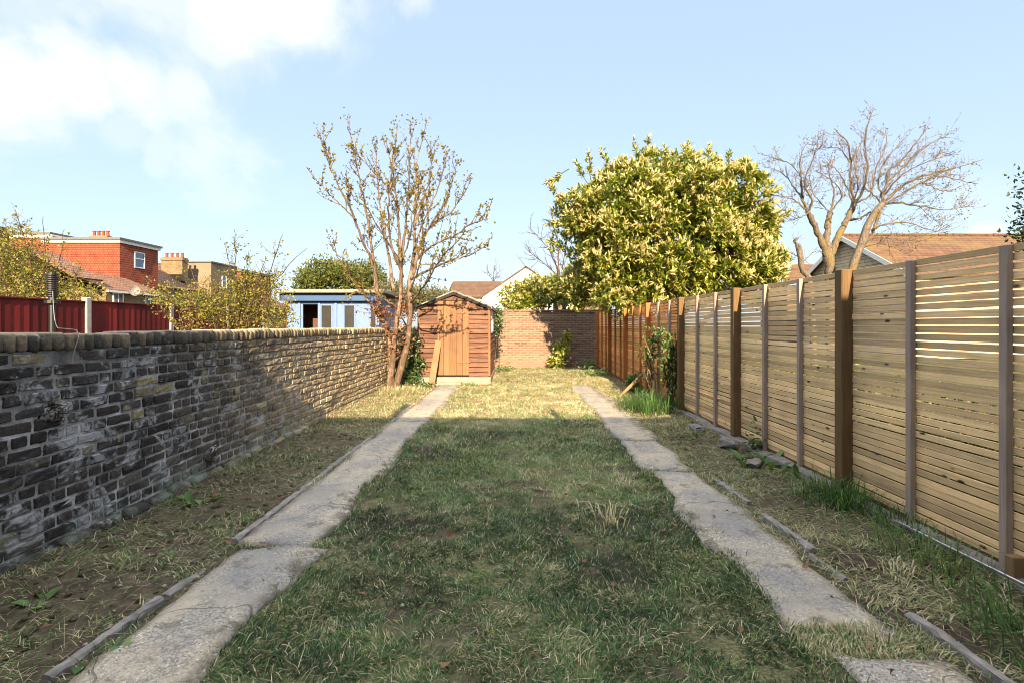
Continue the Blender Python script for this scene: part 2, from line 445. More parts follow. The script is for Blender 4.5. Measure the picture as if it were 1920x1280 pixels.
def tile_mat(name, col1, col2, mortar, rows=.12, width=.2, rough=.85, vec='xz', scale=1.0, bump=.03, moss=None):
    m, k = mat(name)
    s = k.sep()
    if vec == 'xz': u, v = s[0], s[2]
    elif vec == 'yz': u, v = s[1], s[2]
    elif vec == 'mixz': u, v = k.math('ADD', s[0], s[1]), s[2]
    cv = k.n('ShaderNodeCombineXYZ', i_0=u, i_1=v).outputs[0]
    br = k.n('ShaderNodeTexBrick', i_Vector=cv, i_Color1=(*col1, 1), i_Color2=(*col2, 1), i_Mortar=(*mortar, 1), i_Scale=1.0)
    br.inputs['Brick Width'].default_value = width; br.inputs['Row Height'].default_value = rows
    br.inputs['Mortar Size'].default_value = rows * .09; br.inputs['Mortar Smooth'].default_value = .3
    n = k.noise(1.6, 5, .65); n3 = k.noise(16, 4, .6)
    c = k.mix(1.0, br.outputs['Color'], k.ramp(n, [(.3, (.75,.75,.78)), (.7, (1.22,1.2,1.12))]), 'MULTIPLY')
    c = k.mix(1.0, c, k.ramp(n3, [(.3, (.8,.8,.8)), (.7, (1.2,1.2,1.2))]), 'MULTIPLY')
    if moss: c = k.mix(k.math('MULTIPLY', k.f(k.noise(.7, 6, .7), .45, .62), .8), c, moss)
    saw = k.math('FRACT', k.math('DIVIDE', v, rows))
    h = k.math('ADD', k.math('MULTIPLY', saw, -.7), k.math('MULTIPLY', br.outputs['Fac'], -.5))
    k.set(c, rough, .2, bump=h, bdist=bump)
    M[name] = m
tile_mat('red_tile', (.2,.052,.03), (.24,.065,.038), (.1,.025,.016), .17, .19, vec='mixz')
tile_mat('roof_tile_pink', (.15,.08,.055), (.19,.11,.078), (.07,.04,.03), .17, .3, vec='mixz')
tile_mat('roof_tile_brown', (.09,.055,.036), (.11,.068,.045), (.05,.033,.025), .18, .3, vec='xz', bump=.015)
tile_mat('roof_tile_orange', (.1,.054,.033), (.125,.066,.04), (.055,.034,.024), .14, .28, vec='xz', bump=.025, moss=(.13,.085,.033))
tile_mat('yellow_stock_far', (.17,.125,.07), (.13,.095,.055), (.2,.165,.12), .075, .225, vec='mixz', bump=.008)
tile_mat('grey_cladding', (.36,.29,.2), (.4,.325,.23), (.2,.16,.115), .16, 2.2, vec='yz', bump=.02)

# ------------------------------------------------------------------ ground
def gz(x, y):
    x = np.asarray(x, float); y = np.asarray(y, float)
    g = (fnoise(x * 1.4 + 9, y * 1.4, 3) - .5) * .07 + (fnoise(x * 6, y * 6, 5) - .5) * .035
    bed = np.clip((np.abs(x) - 1.8) / .9, 0, 1)
    g = g + bed * .03 + np.clip((y - 12.5) / 4, 0, 1) * .05 - .012
    return np.where((np.abs(x) < 2.9) & (y < 17), g, 0 * g - .02)
fx = np.arange(-2.9, 2.85, .05); fy = np.arange(.6, 17.2, .05)
xs = np.concatenate([[-600,-200,-60,-25,-12,-6,-3.6], fx, [3.6,6,12,25,60,200,600]])
ys = np.concatenate([[-60,-20,-8,-3,-1,0], fy, [18,20,24,32,50,100,250,900]])
gx, gy = np.meshgrid(xs, ys)
mb = MB(); nx = len(xs); ny = len(ys)
i, j = np.meshgrid(np.arange(nx - 1), np.arange(ny - 1)); b = (j * nx + i).ravel()
mb.add(np.stack([gx, gy, gz(gx, gy)], -1).reshape(-1, 3), np.stack([b, b + 1, b + nx + 1, b + nx], -1))
g = mb.build('ground', M['soil'], smooth=True); g['kind'] = 'structure'

# ------------------------------------------------------------------ paths
def slab(mb, xa, xb, y0, y1, seed, top=.022):
    n = max(6, int((y1 - y0) / .07)); m_ = 9
    t = np.linspace(0, 1, n); yy = y0 + (y1 - y0) * t
    ea = xa + (fnoise(yy * 2.2, yy * 0 + seed, seed) - .5) * .16 + (fnoise(yy * 9, yy * 0, seed + 5) - .5) * .05
    eb = xb + (fnoise(yy * 2.2, yy * 0 + seed, seed + 2) - .5) * .16 + (fnoise(yy * 9, yy * 0, seed + 7) - .5) * .05
    s = np.linspace(0, 1, m_)
    X = ea[:, None] + (eb - ea)[:, None] * s; Y = yy[:, None] + 0 * X
    Y = Y + np.where((t[:, None] < .02) | (t[:, None] > .98), (vnoise(X * 7, X * 0 + seed, seed) - .5) * .09, 0)
    Z = top + (fnoise(X * 3, Y * 1.5, seed + 3) - .5) * .012
    edge = np.minimum(np.minimum(s, 1 - s)[None] * m_, np.minimum(t, 1 - t)[:, None] * n)
    Z = Z - np.where(edge < .5, .012, 0)
    v = np.stack([X, Y, Z], -1).reshape(-1, 3)
    i, j = np.meshgrid(np.arange(m_ - 1), np.arange(n - 1)); b = (j * m_ + i).ravel()
    fs = np.stack([b, b + 1, b + m_ + 1, b + m_], -1)
    # skirt
    ring = np.concatenate([np.arange(m_), np.arange(1, n) * m_ + m_ - 1, (n - 1) * m_ + np.arange(m_ - 2, -1, -1), np.arange(n - 2, 0, -1) * m_])
    low = v[ring].copy(); low[:, 2] -= .09
    base = len(v); r = len(ring); a = np.arange(r); c = (a + 1) % r
    sk = np.stack([ring[c], ring[a], base + a, base + c], -1)
    mb.add(np.concatenate([v, low]), [fs, sk])
mb = MB()
for (a, b_, y0, y1, s_) in ((-1.68,-1.19,.9,3.1,1),(-1.7,-1.2,3.16,7.2,2),(-1.71,-1.19,7.22,11.75,3)): slab(mb, a, b_, y0, y1, s_)
p = mb.build('path', M['concrete'], smooth=True); p['kind'] = 'structure'; p['label'] = 'worn exposed-aggregate concrete path leading to the shed'
mb = MB()
for (a, b_, y0, y1, s_) in ((1.3,1.74,.9,2.08,11),(1.24,1.66,2.25,4.72,12),(1.25,1.7,4.78,6.0,13),(1.27,1.78,6.04,11.6,14)): slab(mb, a, b_, y0, y1, s_, .02)
p = mb.build('path', M['concrete'], smooth=True); p['kind'] = 'structure'; p['label'] = 'broken concrete path on the fence side of the lawn'
mb = MB(); slab(mb, -.55, 1.27, 11.55, 11.72, 21, .012)
p = mb.build('path', M['concrete'], smooth=True); p['kind'] = 'structure'; p['label'] = 'thin concrete strip crossing the lawn in front of the shed'

def edging(y0, y1, x, lab, h=.06, dx=0.0, tilt=0.0):
    mb = MB(); n = max(6, int((y1 - y0) / .045)); t = np.linspace(0, 1, n)
    prof = np.array([(-.024,-.12),(-.023,.004),(-.019,.014),(-.008,.018),(.008,.018),(.019,.013),(.023,.003),(.024,-.12)])
    yy = y0 + (y1 - y0) * t; xc = x + dx * t + (fnoise(yy * 1.2, yy * 0, 4) - .5) * .012
    zc = h - .047 + tilt * t + (fnoise(yy * 1.7, yy * 0 + 3, 8) - .5) * .03 - np.clip(fnoise(yy * 14, yy * 0 + 3, 18) - .58, 0, 1) * .09
    v = np.stack([xc[:, None] + prof[:, 0] + rng.normal(0, .004, (n, 8)), yy[:, None] + 0 * prof[:, 0], zc[:, None] + prof[:, 1]+ rng.normal(0, .002, (n, 8))], -1)
    i = np.arange(n - 1)[:, None] * 8; j = np.arange(7)[None]
    fs = np.stack([i + j, i + 8 + j, i + 9 + j, i + j + 1], -1).reshape(-1, 4)
    mb.add(v.reshape(-1, 3), [fs, np.arange(8)[None], (np.arange(8)[::-1] + (n - 1) * 8)[None]])
    o = mb.build('edging_strip', M['edging_concrete'], origin=(x, y0, 0))
    tag(o, lab, 'edging', 'broken concrete edging strips along the paths')
edging(1.95, 2.52, -1.78, 'nearest piece of broken grey edging on the brick wall side', .055, .04)
edging(2.56, 2.9, -1.735, 'short tilted edging piece second from the camera on the brick wall side', .05, .02, -.02)
edging(3.2, 4.75, -1.74, 'long low grey edging strip beside the narrow crack in the shed path', .06, .02)
edging(4.78, 6.3, -1.73, 'weathered edging strip midway along the brick wall side path', .058, .02)
edging(6.34, 8.6, -1.71, 'edging strip crossing from shade into sun beside the shed path', .05, .0)
edging(1.7, 2.38, 1.86, 'nearest chipped grey edging piece on the slatted fence side', .06, -.01)
edging(2.72, 3.02, 1.77, 'short half buried edging piece beside the fence side path', .045, -.01)
edging(3.05, 3.62, 1.79, 'smooth grey edging strip with a blunt end beside the fence side path', .07, -.02)
edging(3.9, 4.5, 1.8, 'edging strip beside the path crack, farthest on the fence side', .055, -.02)

# ------------------------------------------------------------------ brick work
def bricks(mb, U, V, L, hh, fmap, proud=.0, jd=.004, jv=.0022, e=.008, dep=.014):
    """U,V lower corner of each brick on the wall face, L lengths, hh heights; fmap(u,v,d)->xyz"""
    n = len(U); z = np.zeros(n)
    us = np.stack([z, z + e, L * .35, L * .65, L - e, L], 1); vs = np.stack([z, z + e, hh * .5, hh - e, hh], 1)
    uu = np.broadcast_to(us[:, None, :], (n, 5, 6)).copy(); vv = np.broadcast_to(vs[:, :, None], (n, 5, 6)).copy()
    d = np.zeros((n, 5, 6)); d[:, 0, :] = d[:, -1, :] = -dep; d[:, :, 0] = d[:, :, -1] = -dep
    for a in (1, 3):
        for c in (1, 4): d[:, a, c] -= .002
    d += rng.normal(0, jd, (n, 1, 1)) + proud; d += rng.normal(0, jv, d.shape)
    uu += rng.normal(0, jv, uu.shape); vv += rng.normal(0, jv * .8, vv.shape)
    tilt = rng.normal(0, .012, (n, 1, 1)); vv += tilt * (uu - L[:, None, None] / 2)
    p = fmap(uu + U[:, None, None], vv + V[:, None, None], d)
    i, j = np.meshgrid(np.arange(5), np.arange(4)); b = (j * 6 + i).ravel()
    q = np.stack([b, b + 1, b + 7, b + 6], -1)
    fs = (np.arange(n)[:, None, None] * 30 + q[None]).reshape(-1, 4)
    mb.add(p.reshape(-1, 3), fs)

def layout(length, courses, pitch, bond, joint=.011, bl=.215):
    U = []; V = []; L = []; Hh = []
    for c in range(courses):
        u = -random.uniform(0, .2) if bond == 'mixed' else (-(.1125) * (c % 2))
        k = random.randrange(4)
        while u < length:
            if bond == 'mixed':
                l = .103 if (random.random() < (.85 if c % 4 == 1 else .22)) else bl
                l *= random.uniform(.93, 1.07)
            else: l = bl
            U.append(u); V.append(c * pitch); L.append(l); Hh.append(pitch - joint * random.uniform(.8, 1.3)); u += l + joint * random.uniform(.8, 1.2)
    return [np.array(t) for t in (U, V, L, Hh)]

WX = -2.75; WY0 = .3; WY1 = 16.6
lw = empty('brick_wall', (WX - .11, (WY0 + WY1) / 2, 0), 'long low soot-stained brick garden wall with brick-on-edge coping', 'brick wall')
def wmap(u, v, d):
    y = WY0 + u
    bul = (fnoise(y * .5, v * 1.2, 41) - .5) * .05
    return np.stack([WX + d + bul, y, v + (fnoise(y * .45, v * .8, 31) - .5) * .045 * np.clip(v * 3, 0, 1)], -1)
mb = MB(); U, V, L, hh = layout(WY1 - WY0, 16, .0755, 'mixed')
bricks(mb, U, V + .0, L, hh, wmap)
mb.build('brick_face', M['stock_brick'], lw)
mb = MB()   # mortar core, follows the bulge
nu, nv = 160, 14
uu, vv = np.meshgrid(np.linspace(-.05, WY1 - WY0, nu), np.linspace(-.2, 1.205, nv))
v = wmap(uu, vv, -.009 + (fnoise(uu * 20, vv * 20, 77) - .5) * .008).reshape(-1, 3)
i, j = np.meshgrid(np.arange(nu - 1), np.arange(nv - 1)); b = (j * nu + i).ravel()
mb.add(v, np.stack([b, b + 1, b + nu + 1, b + nu], -1))
mb.box((WX - .225, WY0, -.2), (WX - .05, WY1, 1.2))
mb.build('mortar_core', M['old_mortar'], lw, smooth=True)
mb = MB(); y = WY0
while y < WY1:
    w = .068 * random.uniform(.9, 1.1); c = wmap(np.array(y - WY0 + w / 2), np.array(1.2), np.array(0.0))
    mb.cbox((WX - .112 + c[0] - WX + random.gauss(0, .005), y + w / 2, c[2] + .054 + random.gauss(0, .004)), (.235 + random.gauss(0, .006), w, .108), .017,
            rot=rotx(random.gauss(0, .03)) @ roty(random.gauss(0, .015)), jit=.0028)
    y += w + .009
mb.build('coping', M['coping_brick'], lw, smooth=True)
mb = MB()
for y in np.arange(1.2, 6.8, .25):
    l = random.uniform(.17, .23)
    mb.cbox((WX + .012 + random.gauss(0, .008), y, .01 + random.gauss(0, .012)), (.09, l, .085), .02, rot=rotx(random.gauss(0, .04)), jit=.004)
mb.build('footing', M['stock_brick'], lw, smooth=True)

BY = 16.45; BX0 = -2.7; BX1 = 2.75
bw = empty('brick_wall', ((BX0 + BX1) / 2, BY + .1, 0), 'pinkish brown brick wall closing the far end of the garden', 'brick wall')
mb = MB(); U, V, L, hh = layout(BX1 - BX0, 24, .0735, 'stretcher', .012)
bmap = lambda u, v, d: np.stack([BX0 + u, BY - d + 0 * v, v + .03], -1)
keep = (U + L < BX1 - BX0 + .02)
bricks(mb, U[keep], V[keep], L[keep], hh[keep], bmap, jd=.002, jv=.001)
mb.build('brick_face', M['pink_brick'], bw)
mb = MB(); mb.box((BX0, BY + .006, -.2), (BX1, BY + .215, 1.795)); mb.build('mortar_core', M['pink_mortar'], bw)
mb = MB(); x = BX0
while x < BX1:
    mb.cbox((x + .11, BY + .1, 1.835), (.215, .25, .068), .008, jit=.002); x += .225
mb.build('coping', M['pink_brick'], bw)

# ------------------------------------------------------------------ slatted fence
FX = 2.67; FT = 1.79; PITCH = .0478
PY = [4.07 + 1.975 * k for k in range(-3, 7)]
fe = empty('slatted_fence', (FX, 7.0, 0), 'tall timber fence of narrow horizontal slats between square brown posts', 'fence')
for k in range(len(PY) - 1):
    y0, y1 = PY[k], PY[k + 1]
    mb = MB(); z = .0755; c = 0
    while z + .039 < FT + .002:
        hgt = (.0408 if z < .95 else .0405) + random.gauss(0, .0014)
        zo = random.gauss(0, .0016); tl = random.gauss(0, .0017)
        x0 = FX + random.gauss(0, .0025)
        cut = [y0 + .03, y1 - .03]
        a, b_ = cut
        mb.cbox((x0 + .006, (a + b_) / 2, z + zo + hgt / 2), (.0125, b_ - a, hgt), .0014, rot=rotx(tl / 1.0) @ roty(random.gauss(0, .05)) @ rotz(random.gauss(0, .0015)))
        z += .0492
    mb.build('slat_panel', M['bounce_lit_slat_wood' if y0 > 7.5 else 'slat_wood'], fe)
    for t in (1 / 3, 2 / 3):
        mb = MB(); yc = y0 + (y1 - y0) * t
        mb.cbox((FX - .021, yc, (FT + .04) / 2 - .002), (.038, .046, FT - .05), .003, jit=.0008); mb.build('batten', M['bounce_lit_post_wood' if y0 > 9 else 'batten_wood'], fe)
for y in PY:
    mb = MB(); mb.cbox((FX - .04, y, FT / 2 - .1), (.095, .092, FT + .21), .006, jit=.001); mb.build('post', M['bounce_lit_post_wood' if y > 9 else 'post_wood'], fe)
mb = MB()
for k in range(len(PY) - 1):
    mb.cbox((FX + .01, (PY[k] + PY[k + 1]) / 2, .005), (.03, PY[k + 1] - PY[k] - .06, .15), .004)
mb.build('gravel_board', M['post_wood'], fe)

# ledge at fence foot and its metal strip
mb = MB(); n = 60; yy = np.linspace(1.2, 8.4, n)
w = .1 + (fnoise(yy * 2, yy * 0, 9) - .5) * .08; ht = .05 + (fnoise(yy * 3, yy * 0, 12) - .5) * .05
prof = np.stack([np.stack([FX - .02 + 0 * yy, yy, 0 * yy + ht + .01], -1), np.stack([FX - .02 - w, yy, ht], -1), np.stack([FX - .035 - w, yy, 0 * yy - .1], -1)], 1)
i = np.arange(n - 1)[:, None] * 3; j = np.arange(2)[None]
mb.add(prof.reshape(-1, 3), np.stack([i + j, i + j + 1, i + 4 + j, i + 3 + j], -1).reshape(-1, 4))
o = mb.build('concrete_footing', M['edging_concrete'], origin=(FX - .1, 1.2, 0)); tag(o, 'crumbling low concrete footing along the foot of the slatted fence', 'footing')
mb = MB(); mb.cbox((0, 0, 0), (.012, 1.5, .02), .003, rot=rotz(.02)); o = mb.build('metal_strip', M['steel'], origin=(0, 0, 0)); o.location = (2.5, 2.55, .085)
tag(o, 'thin shiny metal strip lying on the concrete footing by the fence', 'metal strip')
mb = MB(); mb.cbox((0, 0, 0), (.07, .05, .12), .004); o = mb.build('timber_offcut', M['pale_timber']); o.location = (2.61, 2.66, .1)
tag(o, 'small square timber block at the foot of a fence batten', 'timber block')
def chunk(loc, s, lab):
    mb = MB(); mb.cbox((0, 0, 0), [t * .8 for t in s], .022, rot=rotz(random.uniform(-.5, .5)) @ rotx(random.gauss(0, .2)) @ roty(random.gauss(0, .2)), jit=.016)
    o = mb.build('concrete_chunk', M['edging_concrete']); o.location = loc; tag(o, lab, 'rubble', 'concrete chunks beside the fence')
chunk((2.38, 5.7, .06), (.22, .3, .12), 'broken concrete lump at the foot of the second brown post')
chunk((2.3, 4.9, .05), (.16, .24, .07), 'flat broken concrete piece among green weeds by the fence')
chunk((2.36, 6.6, .05), (.16, .36, .08), 'mossy concrete lump in the shade near the fence shrubs')

# ------------------------------------------------------------------ shed
SY = 12.15; SX0 = -2.23; SX1 = -.565; SB = .165; SE = 1.79; SR = 2.13; SD = 2.7
sh = empty('garden_shed', ((SX0 + SX1) / 2, SY, 0), 'small brown timber shed with apex felt roof and plank door', 'shed')
ridge = (SX0 + SX1) / 2 - .01
def roofz(x): return SR - (SR - SE) * abs(x - ridge) / ((SX1 - SX0) / 2)
DX0, DX1, DZ1 = -1.79, -1.045, 1.93
mb = MB(); z = SB
bh = .112
while z < SR - .02:
    zt = z + bh
    segs = [(SX0 + .012, DX0 - .004), (DX1 + .004, SX1 - .012)] if z < DZ1 - .05 else [(SX0, SX1)]
    for a, b_ in segs:
        # clip to the gable
        def lim(zz): 
            if zz <= SE: return -9, 9
            hw = (SR - zz) / (SR - SE) * (SX1 - SX0) / 2
            return ridge - hw, ridge + hw
        l0, r0 = lim(z); l1, r1 = lim(zt)
        a0, b0 = max(a, l0), min(b_, r0); a1, b1 = max(a, l1), min(b_, r1)
        if b0 - a0 < .03: continue
        if b1 - a1 < .01: a1 = b1 = (a0 + b0) / 2; a1 -= .005; b1 += .005
        f0 = SY - .046 + random.gauss(0, .004); f1 = SY - .004
        wv = random.gauss(0, .006)
        mb.hexa([(a0,f0,z+wv),(b0,f0,z-wv),(b0,SY+.004,z-wv),(a0,SY+.004,z+wv),(a1,f1,zt+.012),(b1,f1,zt+.012),(b1,SY+.006,zt+.012),(a1,SY+.006,zt+.012)])
    z += bh
mb.build('front_wall', M['shed_board'], sh)
def sidewall(x, sgn, windows):
    mb = MB(); z = SB
    while z < SE - .02:
        zt = min(z + bh, SE)
        ys_ = [(SY + .02, SY + SD)]
        if windows and zt > 1.2 and z < 1.72: ys_ = [(SY + .02, SY + .3), (SY + 1.5, SY + SD)]
        for a, b_ in ys_:
            xo = x + sgn * (.04 + random.gauss(0, .003)); x1 = x + sgn * .004; xi = x - sgn * .005
            p = [(xo,a,z),(xo,b_,z),(xi,b_,z),(xi,a,z),(x1,a,zt+.01),(x1,b_,zt+.01),(xi,b_,zt+.01),(xi,a,zt+.01)]
            mb.hexa(p)
        z += bh
    return mb
sidewall(SX1, 1, True).build('side_wall', M['shed_side_board'], sh)
sidewall(SX0, -1, False).build('side_wall', M['shed_side_board'], sh)
mb = MB(); mb.box((SX0, SY + SD - .02, SB), (SX1, SY + SD, SE)); mb.build('rear_wall', M['shed_board'], sh)
mb = MB(); a_, b_ = SX0 + .03, SX1 - .05
v = [(a_,SY+.03,SB+.02),(b_,SY+.03,SB+.02),(b_,SY+.03,SE-.04),(ridge,SY+.03,SR-.04),(a_,SY+.03,SE-.04)]; v += [(x_, SY+SD-.03, z_) for x_, _, z_ in v]
mb.add(v, [np.array([[0,1,2,3,4],[9,8,7,6,5]]), np.array([[0,5,6,1],[1,6,7,2],[2,7,8,3],[3,8,9,4],[4,9,5,0]])]); mb.build('dark_lining', M['dark_interior'], sh)
for x in (SX0 - .004, SX1 + .004):
    mb = MB(); mb.cbox((x, SY - .022, (SB + SE) / 2), (.05, .065, SE - SB - .02), .004); mb.build('corner_trim', M['shed_door_wood'], sh)
dr = None
mb = MB(); npl = 5; wpl = (DX1 - DX0) / npl
for q in range(npl):
    mb.cbox((DX0 + wpl * (q + .5), SY - .046 + random.gauss(0, .0015), (SB + DZ1) / 2 + .018), (wpl - .005, .03, DZ1 - SB - .02 + (0 if q else 0)), .003)
dr = mb.build('door', M['shed_door_wood'], sh)
for zz in (.5, 1.65):
    mb = MB(); mb.cbox((DX1 - .12, SY - .066, zz), (.3, .01, .035), .002); mb.build('hinge', M['shed_door_wood'], dr)
mb = MB(); mb.cbox((DX0 + .06, SY - .069, 1.05), (.03, .02, .14), .004); mb.build('handle', M['rust_iron'], dr)
mb = MB()
for sgn in (-1, 1):
    xe = SX0 - .06 if sgn < 0 else SX1 + .06
    ze = roofz(xe)
    n = 9; xx = np.linspace(ridge, xe, n); 
    wob = np.array([random.gauss(0, .006) for _ in range(n)]); wob[0] = 0
    y0, y1 = SY - .09, SY + SD + .08
    top = [(x, roofz(x) + .055 + w) for x, w in zip(xx, wob)]
    for (xa, za), (xb, zb) in zip(top[:-1], top[1:]):
        mb.hexa([(xa,y0,za-.03),(xb,y0,zb-.03),(xb,y1,zb-.03),(xa,y1,za-.03),(xa,y0,za),(xb,y0,zb),(xb,y1,zb),(xa,y1,za)])
    for yb in np.arange(SY + .05, SY + SD, .5):   # felt lap ridges
        pts = [(x, yb, z_ + .006) for x, z_ in top]; tube(mb, pts, .008, 5)
    mb.cbox((xe, (y0 + y1) / 2, ze + .03), (.02, y1 - y0, .09), .006)
mb.build('roof', M['roof_felt'], sh)
for sgn in (-1, 1):
    xe = SX0 - .05 if sgn < 0 else SX1 + .05
    mb = MB(); p0 = (ridge, roofz(ridge) + .022); p1 = (xe, roofz(xe) + .022)
    mb.hexa([(p0[0],SY-.085,p0[1]-.07),(p1[0],SY-.085,p1[1]-.07),(p1[0],SY-.05,p1[1]-.07),(p0[0],SY-.05,p0[1]-.07),(p0[0],SY-.085,p0[1]),(p1[0],SY-.085,p1[1]),(p1[0],SY-.05,p1[1]),(p0[0],SY-.05,p0[1])])
    mb.build('bargeboard', M['dark_slate'], sh)
wn = MB(); 
for (a, b_) in ((SY+.3,SY+.36),(SY+.87,SY+.93),(SY+1.44,SY+1.5)): wn.cbox((SX1 + .012, (a+b_)/2, 1.45), (.05, b_-a, .56), .004)
for zz in (1.19, 1.715): wn.cbox((SX1 + .014, SY + .9, zz), (.046, 1.2, .05), .004)
wf = wn.build('window', M['white_paint'], sh)
mb = MB(); mb.box((SX1 - .004, SY + .33, 1.2), (SX1 + .002, SY + 1.47, 1.7)); mb.build('pane', M['glass_sky'], wf)
mb = MB(); mb.cbox((-1.38, SY + SD / 2 - .05, SB / 2 - .06), (1.72, SD + .3, SB + .1), .012, jit=.003)
mb.cbox((-1.5, SY - .28, .0), (.62, .22, .12), .015, jit=.004)
o = mb.build('shed_plinth', M['concrete_plain'], origin=(-1.38, SY, 0)); tag(o, 'pale concrete plinth and step the brown shed stands on', 'plinth')
# leaning plank
mb = MB(); p0 = at(808, 726, 11.55); p1 = np.array([-1.76, SY - .06, 1.0])
ax = unit(p1 - p0); sx = np.array([1.0, .1, 0]); sx = unit(sx - ax * (sx @ ax)); ny_ = np.cross(ax, sx)
mb.cbox((p0 + p1) / 2, (.145, .035, np.linalg.norm(p1 - p0)), .004, rot=np.stack([sx, ny_, ax], 1))
o = mb.build('timber_plank', M['pale_timber'], origin=p0); tag(o, 'wide pale timber plank leaning against the shed door', 'plank')

# ------------------------------------------------------------------ neighbour's red fence, vent pipe, cable
RX = -7.0; RP = [4.3, 6.35, 8.4, 10.45, 12.5, 14.3]
rf = empty('panel_fence', (RX, 9, 0), 'dark red stained closeboard fence with white concrete posts behind the brick wall', 'fence')
for k in range(len(RP) - 1):
    mb = MB(); y0, y1 = RP[k] + .06, RP[k + 1] - .06; t = 1.72 + .012 * k
    n = 14
    for q in range(n):
        a = y0 + (y1 - y0) * q / n; b_ = y0 + (y1 - y0) * (q + 1) / n
        mb.hexa([(RX+.014,a,.1),(RX+.022,b_+.01,.1),(RX-.01,b_+.01,.1),(RX-.01,a,.1),(RX+.014,a,t),(RX+.022,b_+.01,t),(RX-.01,b_+.01,t),(RX-.01,a,t)])
    mb.cbox((RX + .01, (y0 + y1) / 2, t + .012), (.05, y1 - y0, .024), .003)
    mb.build('panel', M['red_panel'], rf)
for k, y in enumerate(RP):
    mb = MB(); mb.cbox((RX, y, .88 + .006 * k), (.1, .105, 1.84), .012, jit=.002); mb.build('post', M['pale_concrete'], rf)

vp = empty('vent_pipe', (-5.4, 6.0, 0), 'black pipe topped with a ribbed cowl in front of the red fence', 'vent pipe')
mb = MB(); tube(mb, [(-5.4,6,0),(-5.4,6,1.66)], .034, 12); mb.build('pipe', M['black_plastic'], vp, smooth=False)
mb = MB()
zz = 1.68
tube(mb, [(-5.4,6,1.6),(-5.4,6,1.97)], .038, 12)
for q in range(11): tube(mb, [(-5.4,6,1.69+q*.025),(-5.4,6,1.703+q*.025)], .058, 14)
mb.build('cowl', M['black_plastic'], vp)
mb = MB(); tube(mb, [(-5.4,6,1.61),(-5.4,6,1.645)], .075, 14); mb.build('collar', M['black_plastic'], vp)
mb = MB()
t = np.linspace(0, 1, 24)[:, None]; a = np.array([-5.35, 5.95, 1.75]); b_ = np.array([-2.96, 3.33, 1.335])
pts = a + (b_ - a) * t; pts[:, 2] -= .16 * (4 * t * (1 - t))[:, 0] * (1 - .45 * t[:, 0])
pts = np.concatenate([pts, [[-2.85,3.28,1.33],[-2.745,3.22,1.325],[-2.715,3.2,1.28],[-2.725,3.18,1.2],[-2.735,3.17,1.12]]])
tube(mb, pts, .003, 6); o = mb.build('cable', M['grey_cable'], origin=a); tag(o, 'thin pale cable sagging from the black pipe over the brick coping', 'cable')

# ------------------------------------------------------------------ summerhouse
su = empty('summerhouse', (-5.0, 15.0, 0), 'pale blue summerhouse with flat roof seen above the brick wall', 'summerhouse')
A0, A1, AY = -6.62, -3.93, 15.0
mb = MB(); 
DO = [( -6.10,-5.78, .3,2.0)]
def wall_with(mb, x0, x1, z0, z1, y, holes, th=.04):
    xs_ = sorted({x0, x1, *[h[0] for h in holes], *[h[1] for h in holes]}); 
    for a, b_ in zip(xs_[:-1], xs_[1:]):
        hs = [h for h in holes if h[0] <= a + 1e-6 and h[1] >= b_ - 1e-6]
        if not hs: mb.box((a, y, z0), (b_, y + th, z1))
        else:
            h = hs[0]
            if h[2] > z0 + .01: mb.box((a, y, z0), (b_, y + th, h[2]))
            if h[3] < z1 - .01: mb.box((a, y, h[3]), (b_, y + th, z1))
holes = [(at(568,0,15)[0], at(597,0,15)[0], .1, 1.98), (at(602,0,15)[0], at(623,0,15)[0], .5, 1.96), (at(645,0,15)[0], at(666,0,15)[0], .5, 1.96), (at(694,0,15)[0], at(706,0,15)[0], .5, 1.96)]
wall_with(mb, A0, A1, 0, 2.12, AY, holes)
for z in np.arange(.1, 2.1, .13):
    pass
mb.box((A0, AY + .04, 0), (A0 + .04, AY + 2.4, 2.12)); mb.box((A1 - .04, AY + .04, 0), (A1, AY + 2.4, 2.12)); mb.box((A0 + .04, AY + 2.36, 0), (A1 - .04, AY + 2.4, 2.12))
mb.build('wall', M['blue_paint'], su)
for q, h in enumerate(holes):
    if q == 0:
        mb = MB(); mb.box((h[0] - .9, AY + .9, .1), (h[1] + .3, AY + .93, 2.05)); mb.build('dark_interior', M['dark_interior'], su); continue
    mb = MB()
    for a in (h[0], h[1]): mb.cbox((a, AY - .008, (h[2] + h[3]) / 2), (.05, .04, h[3] - h[2] + .05), .004)
    for a in (h[2], h[3]): mb.cbox(((h[0] + h[1]) / 2, AY - .01, a), (h[1] - h[0] - .05, .036, .05), .004)
    wf = mb.build('window', M['blue_paint'], su)
    mb = MB(); mb.box((h[0], AY + .012, h[2]), (h[1], AY + .018, h[3])); mb.build('pane', M['glass_dark'], wf)
mb = MB()
for x in (at(562,0,15)[0], at(599,0,15)[0], at(630,0,15)[0]): mb.cbox((x, AY - .016, 1.05), (.07, .05, 2.06), .005)
mb.build('door_frame', M['blue_paint'], su)
mb = MB(); mb.cbox(((A0 + A1) / 2, AY - .16, 2.17), (A1 - A0 + .3, .04, .2), .005); mb.build('fascia', M['deep_blue_paint'], su)
mb = MB(); mb.cbox(((A0 + A1) / 2, AY + 1.1, 2.33), (A1 - A0 + .45, 2.9, .1), .01, rot=rotx(-.01)); mb.build('roof', M['roof_felt'], su)

